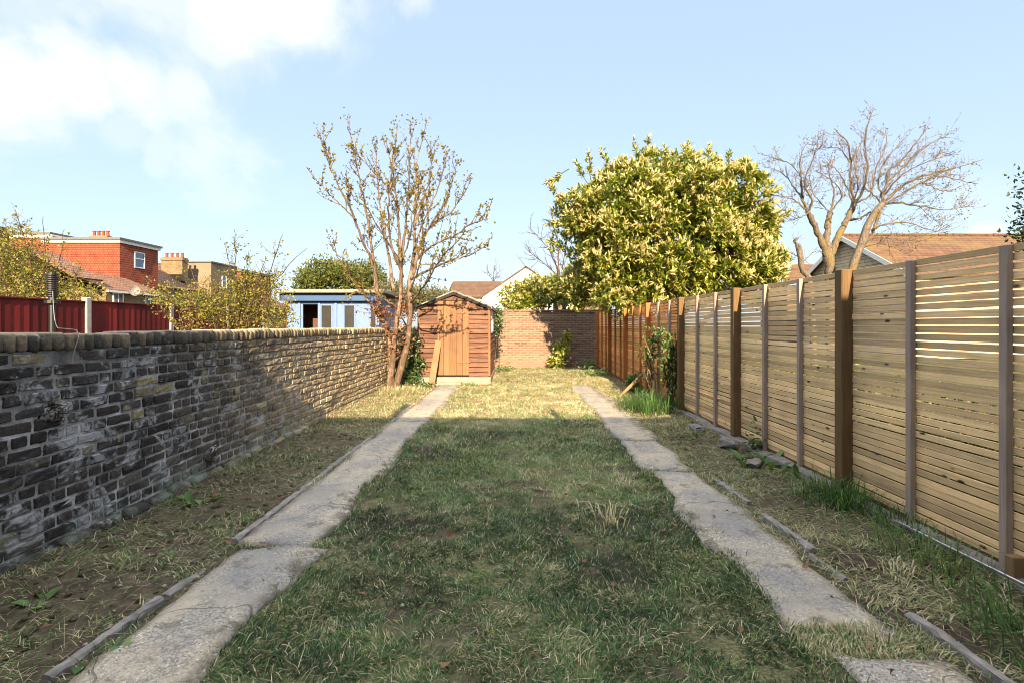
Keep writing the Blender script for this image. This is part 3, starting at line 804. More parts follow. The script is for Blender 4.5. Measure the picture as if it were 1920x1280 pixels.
# ------------------------------------------------------------------ houses
def slope(mb, p):   # a roof plane of 4 points given thickness
    p = np.array(p, float); n = unit(np.cross(p[1] - p[0], p[3] - p[0])); lo = p - n * .12
    mb.add(np.concatenate([lo, p]), BOXF)
def window(parent, c, w, h, facing, mframe='white_paint', glass='glass_sky', bars=1):
    mb = MB(); x, y, z = c
    def bx(du, dz, su, sz, out=.03):
        if facing == 'x': mb.cbox((x + .02, y + du, z + dz), (.09, su, sz), .01)
        else: mb.cbox((x + du, y - .02, z + dz), (su, .09, sz), .01)
    for s in (-1, 1): bx(s * (w / 2 - .035), 0, .07, h); bx(0, s * (h / 2 - .035), w - .14, .07)
    if bars == 1: bx(0, .1, w - .14, .06)
    elif bars == 2: bx(0, 0, .06, h - .14)
    fr = mb.build('window', M[mframe], parent)
    mb = MB()
    if facing == 'x': mb.box((x + .002, y - w / 2 + .05, z - h / 2 + .05), (x + .012, y + w / 2 - .05, z + h / 2 - .05))
    else: mb.box((x - w / 2 + .05, y - .012, z - h / 2 + .05), (x + w / 2 - .05, y - .002, z + h / 2 - .05))
    mb.build('pane', M[glass], fr)
def chimney(parent, x, y, z0, z1, sx, sy, pots, m='yellow_stock_far'):
    mb = MB(); mb.box((x - sx/2, y - sy/2, z0), (x + sx/2, y + sy/2, z1)); mb.cbox((x, y, z1 + .06), (sx + .16, sy + .16, .16), .01); mb.cbox((x, y, z1 + .2), (sx + .02, sy + .02, .12), .01)
    ch = mb.build('chimney', M[m], parent)
    for k in range(pots):
        mb = MB(); xx = x - sx / 2 + sx * (k + .5) / pots
        tube(mb, [(xx,y,z1+.25),(xx,y,z1+.3),(xx,y,z1+.62),(xx,y,z1+.63),(xx,y,z1+.7)], [.13,.125,.11,.14,.14], 10); mb.build('chimney_pot', M['clay_pot'], ch)

# red dormer house (d = 38)
hA = empty('terraced_house', (-33, 40, 0), 'terraced house with a red tile-hung loft dormer and white fascia', 'house', 'terraced houses beyond the red fence')
XF = -29.2
mb = MB(); mb.box((XF - 5.5, 38, 4.45), (XF, 42.1, 7.66)); mb.build('dormer', M['red_tile'], hA)
mb = MB(); mb.box((XF - 5.7, 37.85, 7.5), (XF + .12, 42.25, 7.72)); mb.build('fascia', M['white_paint'], hA)
mb = MB(); mb.box((XF - 5.8, 37.75, 7.722), (XF + .22, 42.35, 7.87)); mb.build('flat_roof', M['grey_felt'], hA)
window(hA, (XF, 40.0, 6.45), 1.1, 1.25, 'x')
mb = MB(); mb.box((XF - 11.5, 38.6, 4.2), (XF - 5.502, 44, 8.1)); mb.build('rear_dormer', M['red_tile'], hA)
mb = MB(); mb.box((XF - 11.6, 38.5, 7.95), (XF - 5.52, 44.1, 8.22)); mb.build('fascia', M['white_paint'], hA)
mb = MB(); mb.box((XF - 11.7, 38.4, 8.222), (XF - 5.53, 44.2, 8.38)); mb.build('flat_roof', M['grey_felt'], hA)
mb = MB(); mb.box((XF - .6, 36.5, 0), (XF - .2, 46, 4.44)); mb.build('wall', M['yellow_stock_far'], hA)
chimney(hA, XF - 5.4, 43, 7.9, 8.6, 1.5, .6, 4)
# lean-to outrigger in front, roof sloping to +x
mb = MB(); mb.box((-30.6, 33.2, 0), (-26.4, 38.3, 3.7)); mb.build('outrigger_wall', M['yellow_stock_far'], hA)
mb = MB(); slope(mb, [(-26.1, 33.0, 3.7), (-26.1, 38.5, 3.7), (-29.6, 38.5, 5.1), (-29.6, 33.0, 5.1)]); mb.build('outrigger_roof', M['roof_tile_pink'], hA)
mb = MB(); slope(mb, [(-29.6, 33.0, 5.1), (-29.6, 38.5, 5.1), (-33.5, 38.5, 3.6), (-33.5, 33.0, 3.6)]); mb.build('outrigger_roof', M['roof_tile_pink'], hA)
mb = MB(); mb.box((-26.2, 33.0, 3.52), (-26.05, 38.5, 3.66)); mb.build('gutter', M['white_paint'], hA)
window(hA, (-26.4, 37.2, 2.95), 1.0, 1.3, 'x', bars=2)
window(hA, (-26.4, 34.2, 3.0), .9, 1.1, 'x', bars=2)
ds = empty('satellite_dish', (-26.2, 35.0, 3.9), 'grey satellite dish fixed under the eaves of the dormer house', 'satellite dish')
mb = MB(); n = 16; a = np.arange(n) / n * 2 * math.pi
rim = np.stack([0 * a + .12, .32 * np.cos(a), .36 * np.sin(a)], 1); mid = rim * [.35, .55, .55]
v = np.concatenate([[[0,0,0]], mid, rim]); q = np.arange(n); q1 = (q + 1) % n
v = v @ rotz(-.75).T + np.array([-25.9, 35.0, 3.75])
mb.add(v, [np.stack([0 * q, 1 + q, 1 + q1], -1), np.stack([1 + q, 1 + n + q, 1 + n + q1, 1 + q1], -1)]); mb.build('dish', M['dish_grey'], ds)
mb = MB(); tube(mb, [(-26.38,35.0,3.4),(-26.05,35,3.55),(-25.93,35,3.75)], .025, 6); tube(mb, [(-25.9,34.95,3.45),(-25.45,34.7,3.7)], .018, 5); mb.cbox((-25.45,34.7,3.72),(.1,.1,.1),.01); mb.build('bracket', M['grey_felt'], ds)

hB = empty('terraced_house', (-31, 48, 0), 'buff terraced house with a stout chimney between the two red dormers', 'house', 'terraced houses beyond the red fence')
mb = MB(); mb.box((-36, 42.6, 0), (-29.5, 55.0, 4.6)); mb.build('wall', M['yellow_stock_far'], hB)
mb = MB(); slope(mb, [(-29.2, 42.4, 4.6), (-29.2, 55.2, 4.6), (-33.0, 55.2, 7.2), (-33.0, 42.4, 7.2)]); mb.build('roof', M['roof_tile_pink'], hB)
mb = MB(); mb.box((-31.6, 49.0, 4.0), (-28.9, 53.6, 7.4)); mb.build('parapet_wall', M['buff_render'], hB)
mb = MB(); mb.box((-31.7, 48.9, 7.402), (-28.8, 53.7, 7.52)); mb.build('parapet_cap', M['grey_felt'], hB)
chimney(hB, -31.0, 46.9, 5.4, 7.3, 1.9, .8, 4)
window(hB, (-28.9, 51.2, 5.7), .8, 1.2, 'x')

hC = empty('terraced_house', (-30, 58, 0), 'red rendered terraced house with flat dark roof behind the bare twigs', 'house', 'terraced houses beyond the red fence')
mb = MB(); mb.box((-36, 56.0, 3.6), (-29.8, 63, 7.3)); mb.build('dormer', M['red_tile'], hC)
mb = MB(); mb.box((-36.2, 55.8, 7.302), (-29.6, 63.2, 7.55)); mb.build('flat_roof', M['grey_felt'], hC)
mb = MB(); mb.box((-36, 55.9, 0), (-27.5, 64, 3.6)); mb.build('wall', M['yellow_stock_far'], hC)
mb = MB(); slope(mb, [(-27.3, 55.8, 3.4), (-27.3, 64, 3.4), (-29.9, 64, 4.6), (-29.9, 55.8, 4.6)]); mb.build('roof', M['roof_tile_pink'], hC)

hD = empty('terraced_house', (-31, 29, 0), 'dark roofed house showing at the edge of the photo behind pale green shrubs', 'house', 'terraced houses beyond the red fence')
mb = MB(); mb.box((-37, 26.5, 0), (-29.2, 33, 5.9)); mb.build('wall', M['house_brick'], hD)
mb = MB(); mb.box((-37.2, 26.3, 5.902), (-30.5, 31.0, 7.25)); mb.build('dormer', M['dark_slate'], hD)
mb = MB(); slope(mb, [(-26.4, 31.0, 4.3), (-26.4, 33, 4.3), (-29.4, 33, 6.0), (-29.4, 31.0, 6.0)]); mb.build('roof', M['roof_tile_pink'], hD)

# white gabled house far behind the shed
hE = empty('gabled_house', (0, 55, 0), 'white gabled house with brown side roof beyond the end wall', 'house')
ap = at(986, 501, 55); lf = at(905, 556, 55); rt = (2 * ap[0] - lf[0])
mb = MB(); zE = lf[2]
v = [(lf[0],55,0),(rt,55,0),(rt,55,zE),(ap[0],55,ap[2]),(lf[0],55,zE)]; v += [(a, 64, c) for a, _, c in v]
mb.add(v, [np.array([[0,1,2,3,4],[9,8,7,6,5]]), np.array([[0,5,6,1],[1,6,7,2],[4,9,5,0]])]); mb.build('wall', M['white_render'], hE)
mb = MB()
slope(mb, [(lf[0]-.3,54.8,zE-.1),(ap[0],54.8,ap[2]+.1),(ap[0],64.2,ap[2]+.1),(lf[0]-.3,64.2,zE-.1)]); slope(mb, [(ap[0],54.8,ap[2]+.12),(rt+.3,54.8,zE-.1),(rt+.3,64.2,zE-.1),(ap[0],64.2,ap[2]+.12)])
mb.build('roof', M['roof_tile_brown'], hE)
hF = empty('brown_roofed_house', (-5, 60, 0), 'house with a plain dark brown tiled roof just above the shed', 'house')
l = at(848, 528, 62); e = at(850, 557, 58)
mb = MB(); slope(mb, [(-7.6,58,e[2]),(-1.0,58,e[2]),(-1.0,62,l[2]),(-7.3,62,l[2])]); slope(mb, [(-1.0,66,e[2]),(-7.6,66,e[2]),(-7.3,62,l[2]),(-1.0,62,l[2])]); mb.build('roof', M['roof_tile_brown'], hF)
mb = MB(); mb.box((-7.3, 58.4, 0), (-1.2, 65.6, e[2] - .1)); mb.build('wall', M['white_render'], hF)
hG = empty('outbuilding', (2.5, 22, 0), 'small brick outbuilding with a white window under the hanging laurel', 'outbuilding')
wc = at(1071, 571, 22)
mb = MB(); mb.box((1.95, 22, 0), (4.0, 25, 2.75)); mb.build('wall', M['yellow_stock_far'], hG)
mb = MB(); mb.box((1.85, 21.9, 2.752), (4.1, 25.1, 2.88)); mb.build('roof', M['grey_felt'], hG)
window(hG, (wc[0] + .05, 22, wc[2] - .1), .62, .95, 'y', bars=2, glass='white_paint')

# house beyond the slatted fence
hH = empty('gabled_house', (22, 25.5, 0), 'house with mossy orange brown roof and grey gable above the slatted fence', 'house')
x0 = 16.6; yr, zr = 25.5, 5.85; yf, yb, ze = 20.9, 30.1, 3.55
mb = MB(); v = [(x0,yf+.3,0),(x0,yb-.3,0),(x0,yb-.3,ze),(x0,yr,zr-.12),(x0,yf+.3,ze)]; v += [(34, b_, c) for a, b_, c in v]
mb.add(v, [np.array([[0,4,3,2,1],[5,6,7,8,9]]), np.array([[0,5,9,4],[1,2,7,6]])]); mb.build('wall', M['grey_cladding'], hH)
mb = MB(); slope(mb, [(x0-.25,yf,ze-.1),(34.3,yf,ze-.1),(34.3,yr,zr),(x0-.25,yr,zr)]); slope(mb, [(34.3,yb,ze-.1),(x0-.25,yb,ze-.1),(x0-.25,yr,zr),(34.3,yr,zr)]); mb.build('roof', M['roof_tile_orange'], hH)
mb = MB()
for x in np.arange(x0 - .25, 34.2, .34): mb.cbox((x + .17, yr, zr + .015), (.335, .22, .12), .03, jit=.006)
mb.build('ridge_tiles', M['roof_tile_orange'], hH)
mb = MB()
for ye in (yf, yb):
    mb.hexa([(x0-.29,yr,zr-.26),(x0-.29,ye,ze-.36),(x0-.252,ye,ze-.36),(x0-.252,yr,zr-.26),(x0-.29,yr,zr-.02),(x0-.29,ye,ze-.12),(x0-.252,ye,ze-.12),(x0-.252,yr,zr-.02)])
mb.build('bargeboard', M['white_paint'], hH)
hI = empty('tiled_shed_house', (18, 36, 0), 'low tiled roof peeping over the fence beside the pollarded stump', 'house')
a = at(1492, 520, 34); b_ = at(1520, 497, 37)
mb = MB(); slope(mb, [(a[0]-.8,34,a[2]-.3),(a[0]+6,34,a[2]-.3),(a[0]+6,37.5,b_[2]+.1),(a[0]+1.6,37.5,b_[2]+.1)]); mb.build('roof', M['roof_tile_orange'], hI)
mb = MB(); mb.box((a[0]-.4,34.3,0),(a[0]+5.8,38,a[2]-.5)); mb.build('wall', M['house_brick'], hI)

# the house behind the camera that shades the near garden
AZ, EL = R(4.0), R(24.0)
SLP = math.tan(EL) / math.cos(AZ)
HY = -2.3; HZ = (7.55 - HY) * SLP
hh_ = empty('terraced_house', (-3, HY - 3, 0), 'house whose back wall shades the near half of the lawn', 'house')
mb = MB(); mb.box((-14, HY - 6, 0), (3.55, HY - .05, HZ - .2)); mb.build('wall', M['yellow_stock_far'], hh_)
mb = MB(); mb.box((-14.1, HY - 6.1, HZ - .198), (3.6, HY, HZ)); mb.build('roof', M['grey_felt'], hh_)
mb = MB(); tube(mb, [(1.38, HY - .15, HZ - .1), (1.38, HY - .15, HZ + .42)], .05, 8); mb.build('soil_pipe', M['black_plastic'], hh_)
mb = MB(); mb.box((-1.12, HY - .25, HZ - .1), (-.96, HY - .1, HZ + .62)); mb.build('flue', M['clay_pot'], hh_)

# ------------------------------------------------------------------ trees
def bez(pts, n):
    pts = np.asarray(pts, float); t = np.concatenate([[0], np.cumsum(np.linalg.norm(np.diff(pts, axis=0), axis=1))]); s = np.linspace(0, t[-1], n)
    # catmull-rom through points
    out = []
    for u in s:
        i = min(max(np.searchsorted(t, u) - 1, 0), len(pts) - 2); f = (u - t[i]) / (t[i+1] - t[i] + 1e-9)
        p0 = pts[max(i-1,0)]; p1 = pts[i]; p2 = pts[i+1]; p3 = pts[min(i+2,len(pts)-1)]
        out.append(.5 * ((2*p1) + (-p0+p2)*f + (2*p0-5*p1+4*p2-p3)*f*f + (-p0+3*p1-3*p2+p3)*f**3))
    return np.array(out)

def twig(mb, p, d, L, r, n=5, up=.15, wob=.18, sides=4):
    pts = [np.array(p)]; d = unit(np.array(d, float)); pts[0] = pts[0] - d * r 
    for _ in range(n):
        d = unit(d + rng.normal(0, wob, 3) + np.array([0, 0, up])); pts.append(pts[-1] + d * L / n)
    pts = np.array(pts); tube(mb, pts, np.linspace(r, r * .35, len(pts)), sides, cap=False); return pts

def leafpts(pts, n, lo=.2):
    k = rng.uniform(lo, 1, n) * (len(pts) - 1); i = np.minimum(k.astype(int), len(pts) - 2); f = (k - i)[:, None]
    d = unit(pts[i + 1] - pts[i])
    return pts[i] * (1 - f) + pts[i + 1] * f, d

# --- the young tree by the shed
def Z1(zx, zy, d): return at(560 + zx / 2.245, 190 + zy / 2.245, d)
TB = 10.9
tr = empty('deciduous_tree', (*at(741, 727, TB)[:2], 0), 'slender multi-stemmed tree with sparse young leaves beside the shed', 'tree')
stems = [
 ([(405,1215),(450,1050),(470,900),(465,780),(485,650),(490,520),(490,400),(500,250),(540,85)], .105, [0,0,0,.05,.1,.1,.1,.2,.2]),
 ([(378,1208),(395,1100),(410,950),(430,800),(430,680),(420,500),(400,330),(365,150)], .09, [0,0,-.05,-.1,-.1,-.2,-.2,-.3]),
 ([(392,1205),(380,1000),(340,850),(320,720),(300,560),(270,400),(240,250),(205,65)], .075, [0,.05,.1,.2,.3,.5,.6,.7]),
 ([(340,850),(310,680),(270,600),(235,490),(190,400),(140,290),(85,125)], .045, [.1,.0,-.2,-.4,-.6,-.7,-.9]),
 ([(400,800),(380,650),(360,540),(340,420),(330,300),(325,185)], .045, [0,.2,.5,.8,1.0,1.2]),
 ([(475,750),(520,590),(570,500),(620,420),(670,255)], .045, [0,-.3,-.6,-.8,-1.0]),
 ([(478,748),(560,705),(640,670),(720,650),(795,600)], .035, [0,-.35,-.7,-1.0,-1.3]),
 ([(478,690),(560,610),(650,570),(720,520),(795,495)], .032, [0,-.4,-.9,-1.3,-1.7]),
 ([(487,640),(560,520),(640,470),(690,390),(715,310)], .035, [0,.3,.6,.8,.9]),
 ([(430,690),(445,560),(460,400),(470,200),(472,85)], .04, [0,.1,.3,.3,.3]),
 ([(440,740),(390,600),(380,420),(400,250),(415,95)], .035, [0,-.4,-.8,-1.0,-1.1]),
 ([(360,930),(300,850),(230,760),(180,680),(132,600)], .03, [0,-.2,-.4,-.6,-.7]),
 ([(240,500),(150,410),(80,340)], .016, [-.4,-.6,-.7]),
 ([(430,880),(350,830),(260,800),(200,830)], .02, [0,-.3,-.7,-.9]),
 ([(430,680),(350,560),(290,450),(240,420),(190,330)], .026, [0,-.2,-.5,-.7,-.8]),
 ([(490,520),(530,400),(560,280),(555,170)], .024, [.1,.4,.6,.6]),
 ([(490,600),(540,470),(600,330),(625,210)], .024, [.1,.4,.6,.7]),
 ([(420,500),(400,400),(300,280),(215,190)], .02, [-.2,-.3,-.5,-.6]),
 ([(430,700),(480,520),(500,400),(530,300)], .022, [0,-.6,-.9,-1.2]),
 ([(470,800),(520,640),(520,480),(560,370)], .022, [0,-1.0,-1.6,-1.9]),
 ([(470,850),(540,760),(610,650),(700,560)], .022, [0,-1.1,-1.9,-2.4]),
]
mbT = MB(); mbW = MB(); mbL = MB(); lowp = []
for si, (pp, r0, dz) in enumerate(stems):
    P = bez([Z1(a, b_, TB + z) for (a, b_), z in zip(pp, dz)], 26)
    P += rng.normal(0, .008, P.shape)
    rr = r0 * np.linspace(1, 0, 26) ** 1.25 * .72 + .006
    rr = rr * (1 + rng.normal(0, .07, 26)); tube(mbT, P, rr, 8); lowp += [q_ for q_ in P if .75 < q_[2] < 1.75]
    Ls = np.linalg.norm(P[-1] - P[0])
    ntw = int(Ls * (7 if si > 2 else 6))
    for _ in range(ntw):
        t = rng.uniform(.3 if si > 2 else .5, 1.0); k = int(t * 24); d = unit(P[k + 1] - P[k])
        dd = unit(d * .9 + rng.normal(0, .55, 3) + np.array([0, 0, .35]))
        L_ = rng.uniform(.2, .75) * (1.1 - .4 * t)
        tp = twig(mbW, P[k], dd, L_, .0065, 5, .12)
        q, dq = leafpts(tp, int(rng.integers(7, 15)), .3)
        ld = unit(dq * .5 + rng.normal(0, .8, q.shape) + np.array([0, 0, .1]))
        leaves(mbL, q, ld, rng.uniform(.04, .075, len(q)), rng.uniform(.028, .05, len(q)))
    q, dq = leafpts(P[12:], int(Ls * 14), .2); leaves(mbL, q, unit(dq * .4 + rng.normal(0, .8, q.shape)), rng.uniform(.035, .065, len(q)), rng.uniform(.025, .04, len(q)))
    q = P[-1] + rng.normal(0, .06, (14, 3)); leaves(mbL, q, rng.normal(0, 1, q.shape), .06, .04)
trk = mbT.build('trunk', M['pale_bark'], tr, smooth=True)
mbW.build('twigs', M['twig_bark'], trk)
mbL.build('crown', M['cherry_leaf'], tr)
mb = MB(); mbw2 = MB()
for _ in range(130):   # brown leaves clinging low
    c = lowp[int(rng.integers(len(lowp)))]; tp = twig(mbw2, c, rng.normal(0, 1, 3), rng.uniform(.2, .5), .004, 5)
    q, dq = leafpts(tp, 7, 0); leaves(mb, q, rng.normal(0, 1, q.shape) - [0, 0, .6], rng.uniform(.04, .085, len(q)), rng.uniform(.03, .05, len(q)))
mb.build('withered_leaves', M['dead_leaf'], tr); mbw2.build('low_twigs', M['twig_bark'], trk)

# --- leafy masses
def rosettes(mbl, mbf, C, A, nl=9, L=(.09,.15), W=.042, flower=.6):
    n = len(C); A = unit(A)
    r = rng.normal(size=A.shape); u = unit(np.cross(A, r)); w = np.cross(A, u)
    for k in range(nl):
        ang = k * 2.4 + rng.uniform(0, 6.3, n); tl = np.clip(.6 + .75 * k / nl + rng.normal(0, .15, n), .2, 1.7)
        dr_ = u * np.cos(ang)[:, None] + w * np.sin(ang)[:, None]
        D = A * np.cos(tl)[:, None] + dr_ * np.sin(tl)[:, None]
        base = C - A * (k / nl * .1)[..., None] if np.ndim(k / nl * .1) else C - A * (k / nl * .12)
        bigleaves(mbl, base, D, rng.uniform(*L, n), W * rng.uniform(.8, 1.25, n), .22)
    if mbf is not None:
        sel = np.where(rng.random(n) < flower)[0]
        for c, a in zip(C[sel], A[sel]):
            for _ in range(rng.integers(2, 5)):
                d = unit(a + rng.normal(0, .45, 3) + np.array([0, 0, .35])); l = rng.uniform(.08, .17)
                tube(mbf, [c, c + d * l * .3, c + d * l * .75, c + d * l], np.array([.007, .017, .014, .004]), 5, cap=False)

def lobes_pts(lobes, n, shell=.72):
    vol = np.array([a * b_ * c for _, (a, b_, c) in lobes]) ** .67; out = []; nor = []
    for (c, r), m_ in zip(lobes, (vol / vol.sum() * n).astype(int)):
        d = unit(rng.normal(size=(m_, 3))); rad = rng.uniform(shell, 1.0, (m_, 1)) * (.86 + .28 * fnoise(d[:, 0] * 3 + 5 + c[0], d[:, 2] * 3 + d[:, 1] * 2, 7)[:, None])
        out.append(np.array(c) + d * rad * np.array(r)); nor.append(unit(d / np.array(r)))
    return np.concatenate(out), np.concatenate(nor)

lt = empty('laurel_tree', (3.9, 12.6, 0), 'large flowering laurel with cream spikes rising above the slatted fence', 'tree')
LD = 12.4
def LO(px, py, d, rx, ry, rz): return (tuple(at(px, py, d)), (rx, ry, rz))
lob = [LO(1260,440,LD,2.35,1.9,1.9), LO(1170,400,LD-.3,1.35,1.2,1.25), LO(1350,400,LD-.2,1.3,1.2,1.3), LO(1245,345,LD,1.2,1.0,.95), LO(1405,450,LD-.2,.95,.9,.95),
       LO(1100,430,LD,.8,.9,1.0), LO(1400,515,LD-.5,.9,.8,.6), LO(1300,510,LD-.9,1.3,.7,.7), LO(1180,510,LD-.5,1.1,.8,.8), LO(1105,520,LD+.6,.6,.7,.6), LO(1085,565,LD+.9,.33,.4,.32), LO(1160,560,LD-.4,.5,.5,.35)]
lob = [(c, tuple(.81 * np.array(r))) for c, r in lob]
CC, CN = lobes_pts(lob, 400, .8)
_c = []; _n = []
for c0, n0 in zip(CC, CN):
    m_ = int(rng.integers(14, 30)); dd_ = unit(rng.normal(size=(m_, 3)) + n0 * .9 + np.array([0, 0, .35])); rr_ = rng.uniform(.24, .46)
    _c.append(c0 + dd_ * rr_ * rng.uniform(.75, 1.1, (m_, 1)) * np.array([1, 1, .8])); _n.append(dd_)
C = np.concatenate(_c); Nn = np.concatenate(_n)
inside = np.zeros(len(C), bool)
for c, r in lob: inside |= (((C - c) / np.array(r)) ** 2).sum(1) < .4
C, Nn = C[~inside], Nn[~inside]
keep = ~((C[:, 0] < FX + .1) & (C[:, 2] < 1.75) & (C[:, 1] < 12)); C, Nn = C[keep], Nn[keep]
mbl, mbf, mbt = MB(), MB(), MB()
A = Nn + np.array([0, 0, .55]) + rng.normal(0, .25, C.shape)
rosettes(mbl, mbf, C, A, 10, (.07,.15), .042, .65)
# leafy shoots breaking the outline
for (px, py, d, dx, dy) in ((1140,300,LD,-6,-16),(1190,290,LD,-4,-8),(1215,285,LD,6,-18),(1285,285,LD,4,-22),(1250,300,LD,-4,-14),(1325,300,LD,6,-18),(1365,305,LD,2,-16),(1410,320,LD,5,-22),(1090,325,LD,-8,-12),(1045,370,LD,-10,-8),(1048,420,LD,-14,4),(1100,310,LD,-3,-10),(1440,360,LD,12,-6),(1465,420,LD,14,-4),(1440,500,LD-.5,16,2),(1040,335,LD,-3,2)):
    p0 = at(px, py, d); p1 = at(px + dx, py + dy, d); ax = unit(p1 - p0)
    tp = twig(mbt, p0 - ax * .4, ax, .75, .012, 5, .05, .08)
    q, dq = leafpts(tp, 10, .35); rosettes(mbl, mbf, q, dq + rng.normal(0, .25, q.shape), 7, (.09,.14), .04, .35)
# inner leaves that close the crown
C2, _ = lobes_pts([(c, tuple(.9 * np.array(r))) for c, r in lob], 15000, .3)
bigleaves(mbl, C2, rng.normal(size=C2.shape), rng.uniform(.12, .2, len(C2)), .06)
for c, r in lob[:9]:
    b0 = np.array([3.9 + random.gauss(0, .25), 12.6 + random.gauss(0, .2), 0]); c = np.array(c)
    tube(mbt, bez([b0, b0 * [.8,.8,1] + c * [.2,.2,.35], c, c + [0, 0, r[2] * .6]], 14), np.linspace(.1, .02, 14), 7)
mbt.build('trunk', M['dark_bark'], lt, smooth=True); mbl.build('crown', M['laurel_leaf'], lt, smooth=True); mbf.build('blossom', M['laurel_flower'], lt)

def leafy(name, label, cat, base, lob, n, lm, ros=True, L=(.07,.12), W=.035, fl=0.0, inner=1500, group=None, bark='dark_bark', flm='laurel_flower', up=.5, shell=.75, tr_r=.05):
    t = empty(name, base, label, cat, group); C, Nn = lobes_pts(lob, n, shell)
    mbl, mbf, mbt = MB(), MB(), MB(); A = Nn + np.array([0, 0, up]) + rng.normal(0, .3, C.shape)
    if ros: rosettes(mbl, mbf if fl else None, C, A, 8, L, W, fl)
    else:
        for _ in range(5):
            q = C + rng.normal(0, L[1] * .9, C.shape); leaves(mbl, q, A + rng.normal(0, .8, C.shape), rng.uniform(*L, len(q)), W * rng.uniform(.8, 1.2, len(q)))
    C2, _ = lobes_pts(lob, inner, .2); leaves(mbl, C2, rng.normal(size=C2.shape), rng.uniform(L[0], L[1], len(C2)) * 1.2, W * 1.3)
    for c, r in lob:
        c = np.array(c); b0 = np.array(base) + [random.gauss(0, .1), random.gauss(0, .1), 0]
        tube(mbt, bez([b0, (b0 + c) / 2 + rng.normal(0, .06, 3), c, c + [0, 0, r[2] * .7]], 10), np.linspace(tr_r, tr_r * .3, 10), 6)
    mbt.build('trunk', M[bark], t); mbl.build('crown', M[lm], t)
    if fl: mbf.build('blossom', M[flm], t)
    return t
hl = [((3.3 + random.gauss(0, .06), y_, .34 + random.gauss(0, .03)), (.38, .5, .42 + random.gauss(0, .04))) for y_ in np.arange(.6, 9.6, .6)]
leafy('hedge', 'low green hedge showing only through the lower gaps of the slatted fence', 'hedge', (3.3, 5.0, 0), hl, 2600, 'green_leaf', False, (.05,.09), .045, 0, 5200, tr_r=.02)
leafy('laurel_bush', 'smaller flowering laurel spilling over the end wall beside the white gable', 'bush', (.7, 17.6, 0),
      [LO(968,555,17.6,.62,.6,.5), LO(1005,545,17.6,.6,.6,.55), LO(1040,548,17.8,.55,.6,.6), LO(985,570,17.3,.8,.5,.35), LO(1075,545,17.2,.6,.6,.75), LO(1085,520,16.8,.5,.6,.6)], 900, 'laurel_leaf', True, (.1,.16), .046, .5, 2500)
leafy('laurel_bush', 'low laurel shoot growing up the face of the pink end wall', 'bush', (1.3, 16.2, 0),
      [LO(1062,632,16.0,.16,.2,.18), LO(1052,655,15.95,.24,.25,.26), LO(1045,676,15.9,.28,.25,.2)], 110, 'laurel_leaf', True, (.1,.17), .045, .3, 120, tr_r=.02)
leafy('evergreen_tree', 'dark evergreen poking in above the fence at the edge of the photo', 'tree', (7.4, 7.0, 0),
      [LO(1962,340,7.0,.15,.4,.15), LO(1968,395,7.0,.15,.4,.3), LO(1950,435,7.0,.18,.4,.12), LO(2010,420,7.0,.4,.5,.6)], 500, 'dark_leaf', False, (.05,.09), .035, 0, 900)
leafy('round_tree', 'bushy green tree behind the flat roof of the blue summerhouse', 'tree', (-7.3, 23, 0),
      [LO(605,520,23,.9,.9,.75), LO(650,520,23,.8,.9,.7), LO(690,525,23.5,.8,.9,.8), LO(578,535,22.5,.6,.8,.5), LO(628,510,23,.5,.6,.4)], 1300, 'green_leaf', False, (.09,.16), .08, 0, 2500)
leafy('round_tree', 'olive leaved bush filling the gap between the slender tree and shed roof', 'bush', (-3.2, 19, 0),
      [LO(790,560,19,.7,.7,.4), LO(825,565,19,.7,.7,.42), LO(760,565,19.5,.7,.7,.45), LO(735,560,19.5,.5,.7,.7)], 1100, 'hedge_leaf', False, (.07,.12), .055, 0, 1800)
leafy('ivy_clump', 'dark ivy growing up the corner between the slender tree and shed', 'ivy', (-2.3, 11.9, 0),
      [LO(768,655,11.95,.13,.2,.45), LO(772,690,11.9,.15,.22,.35), LO(765,715,11.6,.2,.3,.15)], 420, 'ivy_leaf', False, (.05,.085), .055, 0, 500, tr_r=.02, up=-.2)
leafy('ivy_clump', 'ivy trailing over the far edge of the shed roof beside its window', 'ivy', (-.5, 14.4, 0),
      [LO(933,590,14.6,.06,.3,.22), LO(934,615,14.7,.06,.3,.2)], 130, 'ivy_leaf', False, (.04,.075), .05, 0, 60, tr_r=.012)

